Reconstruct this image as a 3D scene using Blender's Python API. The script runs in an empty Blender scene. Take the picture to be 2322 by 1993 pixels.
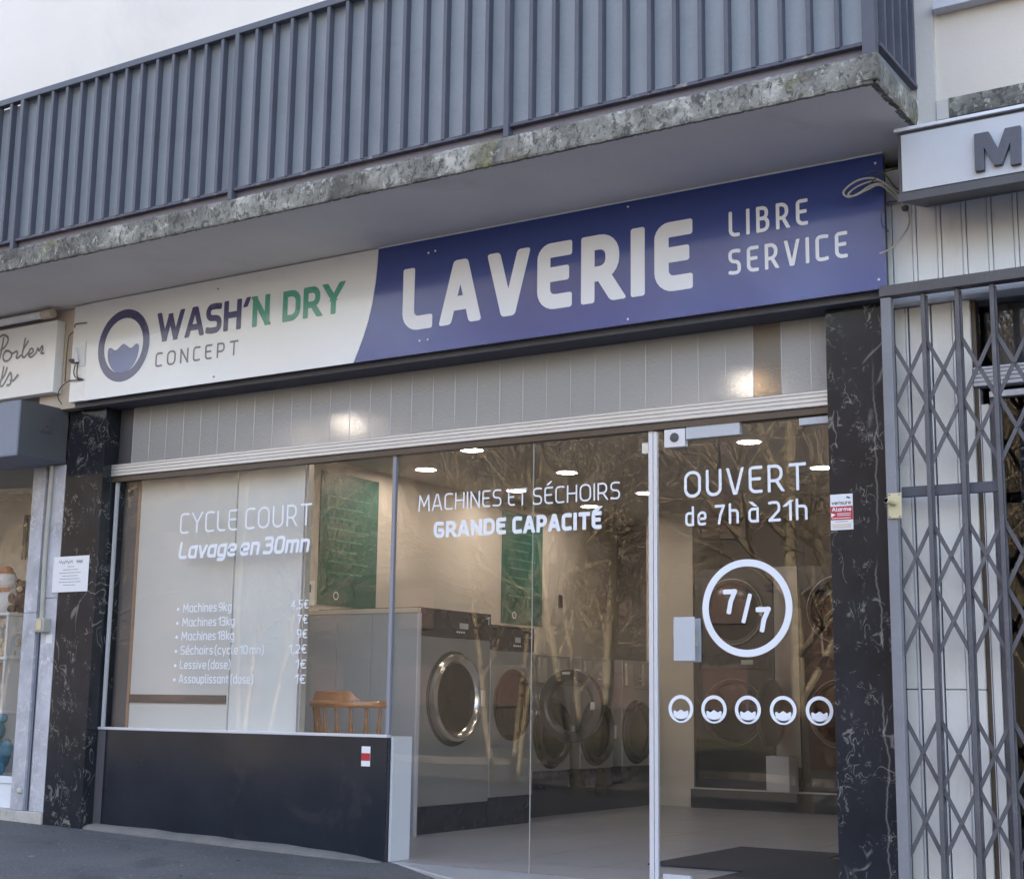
import bpy, bmesh, math, random
from mathutils import Vector, Matrix
random.seed(7)
R = math.radians
sc = bpy.context.scene
col = sc.collection

# ------------------------------------------------------------------ camera, sky, sun, exposure
CAM = Vector((0.0, -7.2, 0.92))
yaw, pitch, roll = -0.564887036, 0.178279565, 0.0137882546
fw = Vector((math.sin(yaw)*math.cos(pitch), math.cos(yaw)*math.cos(pitch), math.sin(pitch)))
rt = Vector((math.cos(yaw), -math.sin(yaw), 0)); up = rt.cross(fw)
r2 = math.cos(roll)*rt + math.sin(roll)*up
u2 = -math.sin(roll)*rt + math.cos(roll)*up
cd = bpy.data.cameras.new('camera'); cam = bpy.data.objects.new('camera', cd); col.objects.link(cam)
cam.matrix_world = Matrix(((r2.x, u2.x, -fw.x, CAM.x), (r2.y, u2.y, -fw.y, CAM.y), (r2.z, u2.z, -fw.z, CAM.z), (0, 0, 0, 1)))
cd.sensor_fit = 'HORIZONTAL'; cd.sensor_width = 36.0; cd.lens = 36.0*3334.503/2322.0
cd.clip_start = 0.05; cd.clip_end = 500
sc.camera = cam

SUN_EL, SUN_AZ = R(34), R(14)       # the sun stands behind the building (+y), the facade is in its shade
w = bpy.data.worlds.new('World'); sc.world = w; w.use_nodes = True
nt = w.node_tree; nt.nodes.clear()
sky = nt.nodes.new('ShaderNodeTexSky'); sky.sky_type = 'NISHITA'; sky.sun_disc = False
sky.sun_elevation = SUN_EL; sky.sun_rotation = SUN_AZ; sky.dust_density = 2.0; sky.air_density = 1.0; sky.ozone_density = 1.0
bg = nt.nodes.new('ShaderNodeBackground'); bg.inputs[1].default_value = 0.15
wo = nt.nodes.new('ShaderNodeOutputWorld')
nt.links.new(sky.outputs[0], bg.inputs[0]); nt.links.new(bg.outputs[0], wo.inputs[0])
sl = bpy.data.lights.new('sun', 'SUN'); sl.energy = 3.4; sl.angle = R(0.5); sl.color = (1.0, 0.93, 0.84)
sun = bpy.data.objects.new('sun', sl); col.objects.link(sun)
sd = Vector((math.sin(SUN_AZ)*math.cos(SUN_EL), math.cos(SUN_AZ)*math.cos(SUN_EL), math.sin(SUN_EL)))
sun.rotation_euler = (-sd).to_track_quat('-Z', 'Y').to_euler()
vs = sc.view_settings
vs.view_transform = 'Standard'; vs.look = 'None'; vs.gamma = 1.0; vs.use_curve_mapping = False
vs.exposure = 2.9
vs.use_white_balance = True; vs.white_balance_temperature = 7900; vs.white_balance_tint = 14
sc.render.engine = 'CYCLES'
sc.cycles.use_denoising = True
sc.cycles.max_bounces = 10; sc.cycles.transparent_max_bounces = 24
sc.cycles.sample_clamp_indirect = 6.0
sc.cycles.caustics_reflective = False; sc.cycles.caustics_refractive = False

# ------------------------------------------------------------------ materials
def newmat(name):
    m = bpy.data.materials.new(name); m.use_nodes = True
    n = m.node_tree; b = n.nodes['Principled BSDF']
    return m, n, b
def N(n, t, **kw):
    x = n.nodes.new('ShaderNode'+t)
    for k, v in kw.items(): setattr(x, k, v)
    return x
def coords(n, scale=(1, 1, 1)):
    tc = N(n, 'TexCoord'); mp = N(n, 'Mapping'); mp.inputs['Scale'].default_value = scale
    n.links.new(tc.outputs['Object'], mp.inputs[0]); return mp.outputs[0]
def noise(n, vec, scale, detail=4, rough=.55, dist=0):
    t = N(n, 'TexNoise'); t.inputs['Scale'].default_value = scale; t.inputs['Detail'].default_value = detail
    t.inputs['Roughness'].default_value = rough; t.inputs['Distortion'].default_value = dist
    n.links.new(vec, t.inputs['Vector']); return t.outputs['Fac']
def ramp(n, fac, stops):
    r = N(n, 'ValToRGB'); e = r.color_ramp.elements
    while len(e) < len(stops): e.new(.5)
    for i, (p, c) in enumerate(stops):
        e[i].position = p; e[i].color = (c[0], c[1], c[2], 1) if isinstance(c, tuple) else (c, c, c, 1)
    n.links.new(fac, r.inputs[0]); return r.outputs[0]
def mixc(n, fac, a, b, mode='MIX'):
    m = N(n, 'Mix'); m.data_type = 'RGBA'; m.blend_type = mode
    for s, v in ((0, fac), (6, a), (7, b)):
        if isinstance(v, (int, float)): m.inputs[s].default_value = v
        elif isinstance(v, tuple): m.inputs[s].default_value = (v[0], v[1], v[2], 1)
        else: n.links.new(v, m.inputs[s])
    return m.outputs[2]
def bump(n, b, h, strength=.3, dist=.01):
    bp = N(n, 'Bump'); bp.inputs['Strength'].default_value = strength; bp.inputs['Distance'].default_value = dist
    n.links.new(h, bp.inputs['Height']); n.links.new(bp.outputs[0], b.inputs['Normal'])
def mat(name, c, rough=.6, metal=0, var=.12, vs_=3.0, fine=60, bmp=.15, dist=.002, coat=0, spec=.5, stretch=(1, 1, 1), dark=None, dk=.5):
    m, n, b = newmat(name)
    v = coords(n, stretch)
    f = noise(n, v, vs_, 6, .6)
    c1 = tuple(x*(1-var) for x in c); c2 = tuple(min(.95, x*(1+var)) for x in c)
    colr = ramp(n, f, [(.3, c1), (.7, c2)])
    f2 = noise(n, v, fine, 3, .6)
    colr = mixc(n, .35*var/.12 if var < .28 else .8, colr, ramp(n, f2, [(.35, .75), (.65, 1.0)]), 'MULTIPLY')
    if dark:
        f3 = noise(n, v, dk*4, 8, .7, .6)
        colr = mixc(n, ramp(n, f3, [(.56, 0.0), (.74, 1.0)]), colr, dark)
    n.links.new(colr, b.inputs['Base Color'])
    b.inputs['Metallic'].default_value = metal; b.inputs['Specular IOR Level'].default_value = spec
    rr = N(n, 'MapRange'); rr.inputs[3].default_value = max(.03, rough-.06); rr.inputs[4].default_value = min(1, rough+.1)
    n.links.new(f, rr.inputs[0]); n.links.new(rr.outputs[0], b.inputs['Roughness'])
    if coat: b.inputs['Coat Weight'].default_value = coat; b.inputs['Coat Roughness'].default_value = .08
    if bmp: bump(n, b, f2, bmp, dist)
    return m
M = {}
M['render_white'] = mat('white wall render', (.72, .67, .63), .9, var=.04, vs_=1.2, fine=140, bmp=.35, dist=.002, dark=(.62, .58, .55), dk=.12)
M['render_pink'] = mat('pinkish wall render', (.66, .595, .545), .9, var=.05, vs_=1.5, fine=150, bmp=.4, dist=.002)
M['render_grey'] = mat('grey plaster', (.56, .53, .51), .9, var=.08, vs_=2, fine=90, bmp=.3)
M['soffit'] = mat('soffit plaster', (.84, .79, .745), .9, var=.09, vs_=.9, fine=160, bmp=.3, dist=.002, dark=(.72, .67, .63), dk=.3)
M['beige_plaster'] = mat('beige plaster', (.56, .49, .43), .85, var=.07, vs_=2.5, fine=80)
M['sheet'] = mat('painted balcony sheet', (.29, .325, .375), .55, var=.09, vs_=2.2, fine=55, bmp=.1, dark=(.25, .265, .31), dk=.7)
M['rail'] = mat('painted railing', (.080, .086, .115), .5, var=.14, vs_=6, fine=120, bmp=.25)
M['rail_worn'] = mat('peeling railing paint', (.085, .085, .12), .6, var=.2, vs_=6, fine=60, bmp=.5, dist=.006, dark=(.40, .38, .34), dk=3.2)
M['upstand'] = mat('lilac upstand', (.22, .21, .27), .75, var=.12, vs_=2, fine=40, dark=(.13, .13, .16), dk=1)
M['gate'] = mat('grey gate paint', (.10, .097, .115), .5, var=.14, vs_=5, fine=90, bmp=.25, dark=(.17, .16, .165), dk=2.5)
M['gate_post'] = mat('blue grey post paint', (.22, .225, .255), .5, var=.1, vs_=5, fine=90, bmp=.2)
M['white_paint'] = mat('white painted boards', (.76, .80, .88), .5, var=.03, vs_=3, fine=60, dark=(.66, .64, .64), dk=.9, stretch=(1, 1, .3))
M['white_panel'] = mat('white lower boards', (.83, .80, .78), .5, var=.03, vs_=3, fine=60, dark=(.70, .67, .65), dk=.9, stretch=(1, 1, .3))
M['sign_white'] = mat('white sign sheet', (.76, .79, .84), .22, var=.015, vs_=1, fine=20, bmp=0, coat=.5)
M['sign_blue'] = mat('blue sign sheet', (.032, .064, .27), .22, var=.03, vs_=1, fine=20, bmp=0, coat=.5)
M['print_navy'] = mat('navy print', (.055, .055, .16), .25, var=.02, bmp=0, coat=.4)
M['print_blue'] = mat('blue print', (.10, .135, .33), .25, var=.02, bmp=0, coat=.4)
M['print_green'] = mat('green print', (.055, .33, .255), .25, var=.03, bmp=0, coat=.4)
M['print_grey'] = mat('grey print', (.20, .20, .24), .3, var=.02, bmp=0)
M['print_black'] = mat('black print', (.035, .035, .04), .4, var=.02, bmp=0)
M['print_red'] = mat('red print', (.50, .03, .04), .35, var=.02, bmp=0)
M['vinyl'] = mat('white vinyl', (.80, .83, .92), .45, var=.01, bmp=0)
M['alu'] = mat('brushed aluminium', (.60, .60, .61), .38, metal=.55, var=.05, fine=120, bmp=.05, stretch=(.2, 1, 6))
M['alu_pale'] = mat('pale anodised profile', (.66, .67, .74), .4, metal=.25, var=.04, bmp=.03)
M['mullion'] = mat('blue grey mullion', (.27, .28, .35), .45, metal=.2, var=.04)
M['alu_brown'] = mat('bronze profile', (.10, .075, .06), .4, metal=.3, var=.1)
M['steel_plate'] = mat('grey painted steel plate', (.50, .52, .58), .45, var=.03, vs_=6, bmp=.03)
M['dark_metal'] = mat('dark grey metal', (.075, .077, .09), .5, var=.1, fine=70)
M['shutter_front'] = mat('blue grey shutter housing', (.20, .225, .30), .55, var=.06, vs_=2)
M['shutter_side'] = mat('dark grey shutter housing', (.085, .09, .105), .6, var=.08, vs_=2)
M['gap'] = mat('dark joint', (.03, .03, .034), .8, var=.05)
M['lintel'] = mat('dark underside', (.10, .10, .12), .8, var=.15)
M['wood_frame'] = mat('reddish wood trim', (.36, .21, .14), .5, var=.15, vs_=4, stretch=(6, 6, .6))
M['chair_wood'] = mat('honey varnished wood', (.46, .195, .085), .3, var=.25, vs_=6, stretch=(1, 1, 5), coat=.5, bmp=.05)
M['board'] = mat('white window board', (.64, .635, .62), .6, var=.02, vs_=1.2)
M['board2'] = mat('bluish white window board', (.68, .70, .70), .55, var=.02, vs_=1.2)
M['strip_brown'] = mat('brown strip', (.105, .075, .07), .6, var=.25, vs_=8, stretch=(.4, 1, 4))
M['int_wall'] = mat('beige interior paint', (.63, .575, .515), .8, var=.03, vs_=1.2, fine=120)
M['int_back'] = mat('dimmed rear wall paint', (.20, .19, .18), .8, var=.08, vs_=1.5)  # dimness of the rear put into the colour, darker than the beige walls
M['int_ceil'] = mat('ceiling paint', (.42, .40, .385), .85, var=.03, vs_=1)
M['partition'] = mat('grey laminate', (.36, .40, .45), .45, var=.05, vs_=1.5, bmp=.05)
M['partition_cap'] = mat('cream capping', (.60, .55, .46), .5, var=.04)
M['tile'] = mat('grey floor tile', (.42, .42, .445), .3, var=.08, vs_=4, fine=30, bmp=.03)
M['grout'] = mat('grout', (.20, .195, .19), .9, var=.1)
M['mat_dark'] = mat('dark entrance matting', (.035, .036, .045), .95, var=.15, fine=220, bmp=.8, dist=.004)
M['washer_body'] = mat('grey brown machine enamel', (.36, .36, .365), .3, metal=.35, var=.05, vs_=2, bmp=.02)
M['washer_dark'] = mat('dark machine panel', (.03, .033, .045), .25, var=.1, bmp=0)
M['stack_body'] = mat('dark steel front', (.075, .077, .08), .3, metal=.5, var=.1, bmp=.02)
M['chrome'] = mat('polished door ring', (.62, .60, .57), .2, metal=.95, var=.04, bmp=.02)
M['ring_dark'] = mat('dark door ring', (.05, .052, .06), .3, metal=.3, var=.08, bmp=.02)
M['door_glass'] = mat('dark door glass', (.012, .013, .016), .22, var=.1, bmp=0, spec=.25)
M['lcd'] = mat('display', (.50, .52, .50), .4, var=.1)
M['poster'] = mat('green poster', (.014, .135, .112), .45, var=.08, vs_=2)
M['poster_lines'] = mat('pale green print', (.06, .27, .19), .45, var=.03)
M['plastic_beige'] = mat('yellowed plastic', (.60, .52, .34), .5, var=.05, vs_=9)
M['plastic_grey'] = mat('grey beige plastic', (.42, .40, .37), .5, var=.08, vs_=9)
M['cable_white'] = mat('white cable', (.55, .54, .48), .5, var=.1)
M['cable_dark'] = mat('dark cable', (.09, .08, .075), .5, var=.1)
M['paper'] = mat('paper', (.78, .79, .84), .7, var=.02)
M['concrete'] = mat('concrete', (.19, .18, .175), .9, var=.15, vs_=5, fine=90, bmp=.5)
M['plinth'] = mat('worn white plinth', (.50, .48, .46), .7, var=.15, vs_=9, dark=(.2, .18, .16), dk=3)
M['brown_wood'] = mat('brown facade', (.13, .08, .06), .8, var=.2, vs_=1.5)
M['far_wall'] = mat('brown brick facade', (.060, .056, .054), .9, var=.15, vs_=.5)
M['far_roof'] = mat('slate', (.10, .10, .11), .8, var=.1)
M['bark'] = mat('pale bark', (.33, .29, .215), .9, var=.35, vs_=4, fine=25, stretch=(1, 1, 3), dark=(.10, .07, .05), dk=1.2)
M['grass'] = mat('winter grass', (.045, .045, .025), .95, var=.3, vs_=1.5)
M['kerb'] = mat('kerb stone', (.15, .145, .14), .85, var=.12, vs_=4)
M['road'] = mat('road asphalt', (.06, .06, .062), .9, var=.15, vs_=2, fine=150, bmp=.5)
M['toy_white'] = mat('white plush', (.75, .75, .78), .95, var=.04)
M['toy_orange'] = mat('orange felt', (.55, .22, .12), .9)
M['toy_brown'] = mat('brown plush', (.07, .04, .045), .95, var=.3, vs_=12)
M['toy_blue'] = mat('teal plush', (.03, .22, .34), .95, var=.2, vs_=12)
M['toy_red'] = mat('red felt', (.5, .03, .03), .9)
M['toy_cream'] = mat('cream plush', (.62, .52, .40), .95, var=.2, vs_=12)
M['toy_pink'] = mat('pink board', (.55, .42, .42), .8, var=.05)
M['curtain'] = mat('grey curtain cloth', (.24, .24, .26), .9, var=.25, vs_=5, stretch=(6, 1, .4))
M['shelf'] = mat('white shelf', (.66, .67, .68), .5, var=.03)
M['pane_dark'] = mat('dark window glass', (.03, .035, .04), .08, var=.05, bmp=0, coat=1)

# asphalt pavement
m, n, b = newmat('pavement asphalt'); v = coords(n)
c = ramp(n, noise(n, v, 1.3, 6), [(.3, (.095, .093, .100)), (.7, (.14, .136, .144))])
f = noise(n, v, 230, 2, .7)
c = mixc(n, .8, c, ramp(n, f, [(.3, .6), (.72, 1.25)]), 'MULTIPLY')
c = mixc(n, ramp(n, noise(n, v, 70, 2, .7), [(.63, 0.), (.68, .8)]), c, (.34, .33, .33))
c = mixc(n, ramp(n, noise(n, v, .9, 6, .7, 1.0), [(.56, 0.), (.62, .55)]), c, (.055, .055, .060))
c = mixc(n, ramp(n, noise(n, v, 11, 1, .5), [(.76, 0.), (.775, .9)]), c, (.33, .31, .29))
n.links.new(c, b.inputs['Base Color']); b.inputs['Roughness'].default_value = .85; bump(n, b, f, .8, .006); M['asphalt'] = m
# mouldy concrete
m, n, b = newmat('mouldy concrete edge'); v = coords(n)
base = ramp(n, noise(n, v, 3.2, 8, .65, .4), [(.38, (.125, .12, .11)), (.48, (.24, .235, .215)), (.56, (.32, .31, .285)), (.64, (.56, .545, .51))])
v2 = coords(n, (1, 1, .7))
base = mixc(n, ramp(n, noise(n, v2, 26, 6, .7, .8), [(.50, 0.), (.60, .85)]), base, (.075, .072, .065))
base = mixc(n, ramp(n, noise(n, v, 2.1, 4, .6), [(.60, 0.), (.68, .6)]), base, (.30, .27, .10))
base = mixc(n, ramp(n, noise(n, v, 14, 6, .75, .5), [(.58, 0.), (.63, .9)]), base, (.55, .54, .51))
base = mixc(n, ramp(n, noise(n, v, 5.3, 5, .6), [(.66, 0.), (.72, .7)]), base, (.32, .20, .10))
n.links.new(base, b.inputs['Base Color']); b.inputs['Roughness'].default_value = .95
bump(n, b, noise(n, v, 30, 8, .75, .8), .9, .02); M['mould'] = m
# black veined marble
def veined(name, base, vein, rough, amount, rng, long_at=None):
    m, n, b = newmat(name); v = coords(n, (1, 1, .8))
    nz = N(n, 'TexNoise'); nz.inputs['Scale'].default_value = 3.0; nz.inputs['Detail'].default_value = 5; n.links.new(v, nz.inputs['Vector'])
    mx = N(n, 'Mix'); mx.data_type = 'VECTOR'; mx.inputs[0].default_value = .25
    n.links.new(v, mx.inputs[4]); n.links.new(nz.outputs['Color'], mx.inputs[5])
    tot = None
    for sc_, th, msk, mlo in ((3.2, .010, 2.6, .545), (8.0, .022, 5.5, .555), (19.0, .035, 7.0, .56), (34.0, .05, 9.0, .575)):
        rn = noise(n, coords(n, (1, 1, .7 if sc_ < 20 else 1.3)), sc_, 1.5, .5, .9)
        rd = N(n, 'Math'); rd.operation = 'SUBTRACT'; rd.inputs[1].default_value = .5; n.links.new(rn, rd.inputs[0])
        ra = N(n, 'Math'); ra.operation = 'ABSOLUTE'; n.links.new(rd.outputs[0], ra.inputs[0])
        edge = ramp(n, ra.outputs[0], [(0.0, 1.0), (th, .0)])
        mk = ramp(n, noise(n, v, msk, 4, .6, .4), [(mlo+rng, 0.), (mlo+rng+.06, 1.)])
        a = mixc(n, 1.0, edge, mk, 'MULTIPLY')
        tot = a if tot is None else mixc(n, 1.0, tot, a, 'ADD')
    if long_at is not None:
        sx_ = N(n, 'SeparateXYZ'); n.links.new(v, sx_.inputs[0])
        def mm(op, a, b_, c_=None):
            x = N(n, 'Math'); x.operation = op
            for i_, q_ in enumerate((a, b_, c_)):
                if q_ is None: continue
                if isinstance(q_, (int, float)): x.inputs[i_].default_value = q_
                else: n.links.new(q_, x.inputs[i_])
            return x.outputs[0]
        wob = noise(n, coords(n, (0.01, 0.01, 1.0)), 2.2, 6, .6)
        d_ = mm('ABSOLUTE', mm('ADD', mm('SUBTRACT', sx_.outputs[0], long_at), mm('MULTIPLY_ADD', wob, .16, -.08)), 0)
        ln = ramp(n, d_, [(0.0, .9), (.0055, 0.)])
        ln = mixc(n, 1.0, ln, ramp(n, noise(n, v, 2.2, 2), [(.44, 0.), (.50, 1.)]), 'MULTIPLY')
        tot = mixc(n, 1.0, tot, ln, 'ADD')
    cl = ramp(n, noise(n, v, 5, 6), [(.3, tuple(x*.75 for x in base)), (.7, tuple(x*1.3 for x in base))])
    tot = mixc(n, 1.0, tot, (amount, amount, amount), 'MULTIPLY')
    n.links.new(mixc(n, tot, cl, vein), b.inputs['Base Color'])
    b.inputs['Roughness'].default_value = rough; b.inputs['Specular IOR Level'].default_value = .20
    return m
M['black_marble'] = veined('black veined marble', (.022, .024, .031), (.30, .30, .28), .12, .60, .0, -2.335)
M['black_slab'] = mat('black polished slab', (.016, .021, .032), .09, var=.15, bmp=0, dark=(.045, .045, .048), dk=.5)
M['grey_marble'] = veined('pale grey marble', (.42, .43, .49), (.68, .68, .72), .35, .6, -.06)
# clear glazing: reflects a little, lets the rest through (same from both sides)
def glazing(name, tint=(.93, .95, .95), boost=1.0):
    m = bpy.data.materials.new(name); m.use_nodes = True; n = m.node_tree; n.nodes.clear()
    out = N(n, 'OutputMaterial'); tr = N(n, 'BsdfTransparent'); tr.inputs[0].default_value = (*tint, 1)
    gl = N(n, 'BsdfGlossy'); gl.inputs['Roughness'].default_value = .0
    ge = N(n, 'NewGeometry'); dp = N(n, 'VectorMath'); dp.operation = 'DOT_PRODUCT'
    n.links.new(ge.outputs['Incoming'], dp.inputs[0]); n.links.new(ge.outputs['Normal'], dp.inputs[1])
    def mth(op, a, b_=None, c_=None):
        x = N(n, 'Math'); x.operation = op
        for i, q in enumerate((a, b_, c_)):
            if q is None: continue
            if isinstance(q, (int, float)): x.inputs[i].default_value = q
            else: n.links.new(q, x.inputs[i])
        return x.outputs[0]
    cth = mth('ABSOLUTE', dp.outputs['Value'])
    p5 = mth('POWER', mth('SUBTRACT', 1.0, cth), 5.0)
    fr = mth('MULTIPLY_ADD', p5, .955, .045*boost)
    wv = N(n, 'TexNoise'); wv.inputs['Scale'].default_value = 1.4; wv.inputs['Detail'].default_value = 2
    tc = N(n, 'TexCoord'); n.links.new(tc.outputs['Object'], wv.inputs['Vector'])
    bp = N(n, 'Bump'); bp.inputs['Strength'].default_value = .05; bp.inputs['Distance'].default_value = .01
    n.links.new(wv.outputs['Fac'], bp.inputs['Height']); n.links.new(bp.outputs[0], gl.inputs['Normal'])
    mx = N(n, 'MixShader'); n.links.new(fr, mx.inputs[0]); n.links.new(tr.outputs[0], mx.inputs[1]); n.links.new(gl.outputs[0], mx.inputs[2])
    n.links.new(mx.outputs[0], out.inputs[0]); return m
M['glass'] = glazing('clear shop glass', (.97, .972, .972), boost=.86)
M['glass_dark'] = glazing('dark shop glass', (.72, .72, .74), .65)
# pebbled glass
def pebbled(name, tint, dif):
    m = bpy.data.materials.new(name); m.use_nodes = True; n = m.node_tree; n.nodes.clear()
    out = N(n, 'OutputMaterial'); v = coords(n)
    h = noise(n, v, 60, 3, .7)
    bp = N(n, 'Bump'); bp.inputs['Strength'].default_value = .5; bp.inputs['Distance'].default_value = .01; n.links.new(h, bp.inputs['Height'])
    rf = N(n, 'BsdfRefraction'); rf.inputs['Color'].default_value = (*tint, 1); rf.inputs['Roughness'].default_value = .40; rf.inputs['IOR'].default_value = 1.40
    tl = N(n, 'BsdfTranslucent'); tl.inputs['Color'].default_value = (*dif, 1)
    df = N(n, 'BsdfDiffuse'); df.inputs['Color'].default_value = (*dif, 1)
    gl = N(n, 'BsdfGlossy'); gl.inputs['Roughness'].default_value = .25
    for s in (rf, gl): n.links.new(bp.outputs[0], s.inputs['Normal'])
    m1 = N(n, 'MixShader'); m1.inputs[0].default_value = .5; n.links.new(tl.outputs[0], m1.inputs[1]); n.links.new(df.outputs[0], m1.inputs[2])
    m2 = N(n, 'MixShader'); m2.inputs[0].default_value = .36; n.links.new(m1.outputs[0], m2.inputs[1]); n.links.new(rf.outputs[0], m2.inputs[2])
    m3 = N(n, 'MixShader'); m3.inputs[0].default_value = .06; n.links.new(m2.outputs[0], m3.inputs[1]); n.links.new(gl.outputs[0], m3.inputs[2])
    n.links.new(m3.outputs[0], out.inputs[0]); return m
M['pebble'] = pebbled('pebbled transom glass', (.85, .85, .85), (.74, .74, .76))
M['pebble_dark'] = pebbled('dark pebbled transom glass', (.25, .25, .28), (.16, .16, .20))
M['pebble_brown'] = pebbled('smooth brownish transom glass', (.6, .5, .4), (.45, .40, .35))
def emit(name, c, s):
    m = bpy.data.materials.new(name); m.use_nodes = True; n = m.node_tree; n.nodes.clear()
    out = N(n, 'OutputMaterial'); e = N(n, 'Emission'); e.inputs[0].default_value = (*c, 1); e.inputs[1].default_value = s
    n.links.new(e.outputs[0], out.inputs[0]); return m
M['lamp'] = emit('lit downlight lens', (1.0, .965, .93), 13.5)

# ------------------------------------------------------------------ geometry helpers
class MB:
    def __init__(s): s.v = []; s.f = []
    def add(s, vs_, fs):
        o = len(s.v); s.v += [tuple(p) for p in vs_]; s.f += [tuple(i+o for i in f) for f in fs]; return s
    def box(s, x0, x1, y0, y1, z0, z1):
        return s.add([(x0, y0, z0), (x1, y0, z0), (x1, y1, z0), (x0, y1, z0), (x0, y0, z1), (x1, y0, z1), (x1, y1, z1), (x0, y1, z1)],
                     [(0, 3, 2, 1), (4, 5, 6, 7), (0, 1, 5, 4), (1, 2, 6, 5), (2, 3, 7, 6), (3, 0, 4, 7)])
    def prism(s, poly, y0, y1):            # polygon given in (x, z), extruded along y
        k = len(poly)
        return s.add([(x, y0, z) for x, z in poly]+[(x, y1, z) for x, z in poly],
                     [tuple(range(k)), tuple(range(2*k-1, k-1, -1))]+[(i, i+k, (i+1) % k+k, (i+1) % k) for i in range(k)])
    def tube(s, pts, r, seg=8, r_end=None):
        pts = [Vector(p) for p in pts]; k = len(pts); o = len(s.v); vs_ = []; prev = None
        for i, p in enumerate(pts):
            d = (pts[min(i+1, k-1)]-pts[max(i-1, 0)])
            d = d.normalized() if d.length > 1e-9 else Vector((0, 0, 1))
            a = Vector((0, 0, 1)) if abs(d.z) < .9 else Vector((1, 0, 0))
            if prev is None: n1 = d.cross(a).normalized()
            else: n1 = (prev-d*prev.dot(d)).normalized()
            prev = n1; n2 = d.cross(n1)
            rr = r[i] if isinstance(r, (list, tuple)) else (r if r_end is None else r+(r_end-r)*i/(k-1))
            for j in range(seg):
                t = 2*math.pi*j/seg; vs_.append(p+n1*rr*math.cos(t)+n2*rr*math.sin(t))
        fs = [(i*seg+j, i*seg+(j+1) % seg, (i+1)*seg+(j+1) % seg, (i+1)*seg+j) for i in range(k-1) for j in range(seg)]
        fs += [tuple(range(seg-1, -1, -1)), tuple((k-1)*seg+j for j in range(seg))]
        return s.add(vs_, fs)
    def lathe(s, prof, c, axis='z', seg=32):   # profile (radius, height) round an axis through c
        k = len(prof); vs_ = []
        for r_, h in prof:
            for j in range(seg):
                t = 2*math.pi*j/seg; a, b_ = r_*math.cos(t), r_*math.sin(t)
                p = {'z': (a, b_, h), 'x': (h, a, b_), 'y': (b_, h, a)}[axis]
                vs_.append((c[0]+p[0], c[1]+p[1], c[2]+p[2]))
        fs = [(i*seg+j, i*seg+(j+1) % seg, (i+1)*seg+(j+1) % seg, (i+1)*seg+j) for i in range(k-1) for j in range(seg)]
        if prof[0][0] > 1e-5: fs.append(tuple(range(seg-1, -1, -1)))
        if prof[-1][0] > 1e-5: fs.append(tuple((k-1)*seg+j for j in range(seg)))
        return s.add(vs_, fs)
    def ball(s, c, r, sz=1.0, seg=12):
        prof = [(r*math.sin(math.pi*i/8), -r*sz*math.cos(math.pi*i/8)) for i in range(9)]
        return s.lathe(prof, c, 'z', seg)
def build(mb, name, m, parent=None, bevel=0, smooth=False):
    me = bpy.data.meshes.new(name); me.from_pydata(mb.v, [], mb.f); me.validate(); me.update()
    if isinstance(m, str): m = M[m]
    me.materials.append(m)
    if smooth:
        for p in me.polygons: p.use_smooth = True
    o = bpy.data.objects.new(name, me); col.objects.link(o)
    bm = bmesh.new(); bm.from_mesh(me); bmesh.ops.recalc_face_normals(bm, faces=bm.faces) if len(mb.f) > 1 else None; bm.to_mesh(me); bm.free()
    if smooth: 
        try: me.set_sharp_from_angle(angle=R(38))
        except Exception: pass
    if parent is not None:
        o.parent = parent; o.location = -world_loc(parent)
    if bevel:
        b_ = o.modifiers.new('bevel', 'BEVEL'); b_.width = bevel; b_.segments = 2; b_.limit_method = 'ANGLE'; b_.harden_normals = False
    return o
def world_loc(o):
    p = Vector(o.location); q = o.parent
    while q is not None: p = p+Vector(q.location); q = q.parent
    return p
def tag(o, label=None, cat=None, group=None, kind=None):
    if label: o['label'] = label
    if cat: o['category'] = cat
    if group: o['group'] = group
    if kind: o['kind'] = kind
    return o
def thing(name, label, cat, loc=(0, 0, 0), group=None):
    e = bpy.data.objects.new(name, None); e.location = loc; e.empty_display_size = .1; col.objects.link(e)
    return tag(e, label, cat, group)
def struct(o): o['kind'] = 'structure'; return o
def copy_tree(o, parent=None, off=None):
    c = o.copy(); col.objects.link(c)
    if parent is not None: c.parent = parent
    if off is not None: c.location = o.location+Vector(off)
    for ch in list(o.children): copy_tree(ch, c)
    return c
def rep(o, off):                              # the same piece once more under the same thing
    c = o.copy(); col.objects.link(c); c.location = o.location+Vector(off)
    for ch in list(o.children): copy_tree(ch, c)
    return c
def bx(name, m, parent, x0, x1, y0, y1, z0, z1, bevel=0):
    return build(MB().box(x0, x1, y0, y1, z0, z1), name, m, parent, bevel)

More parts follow.
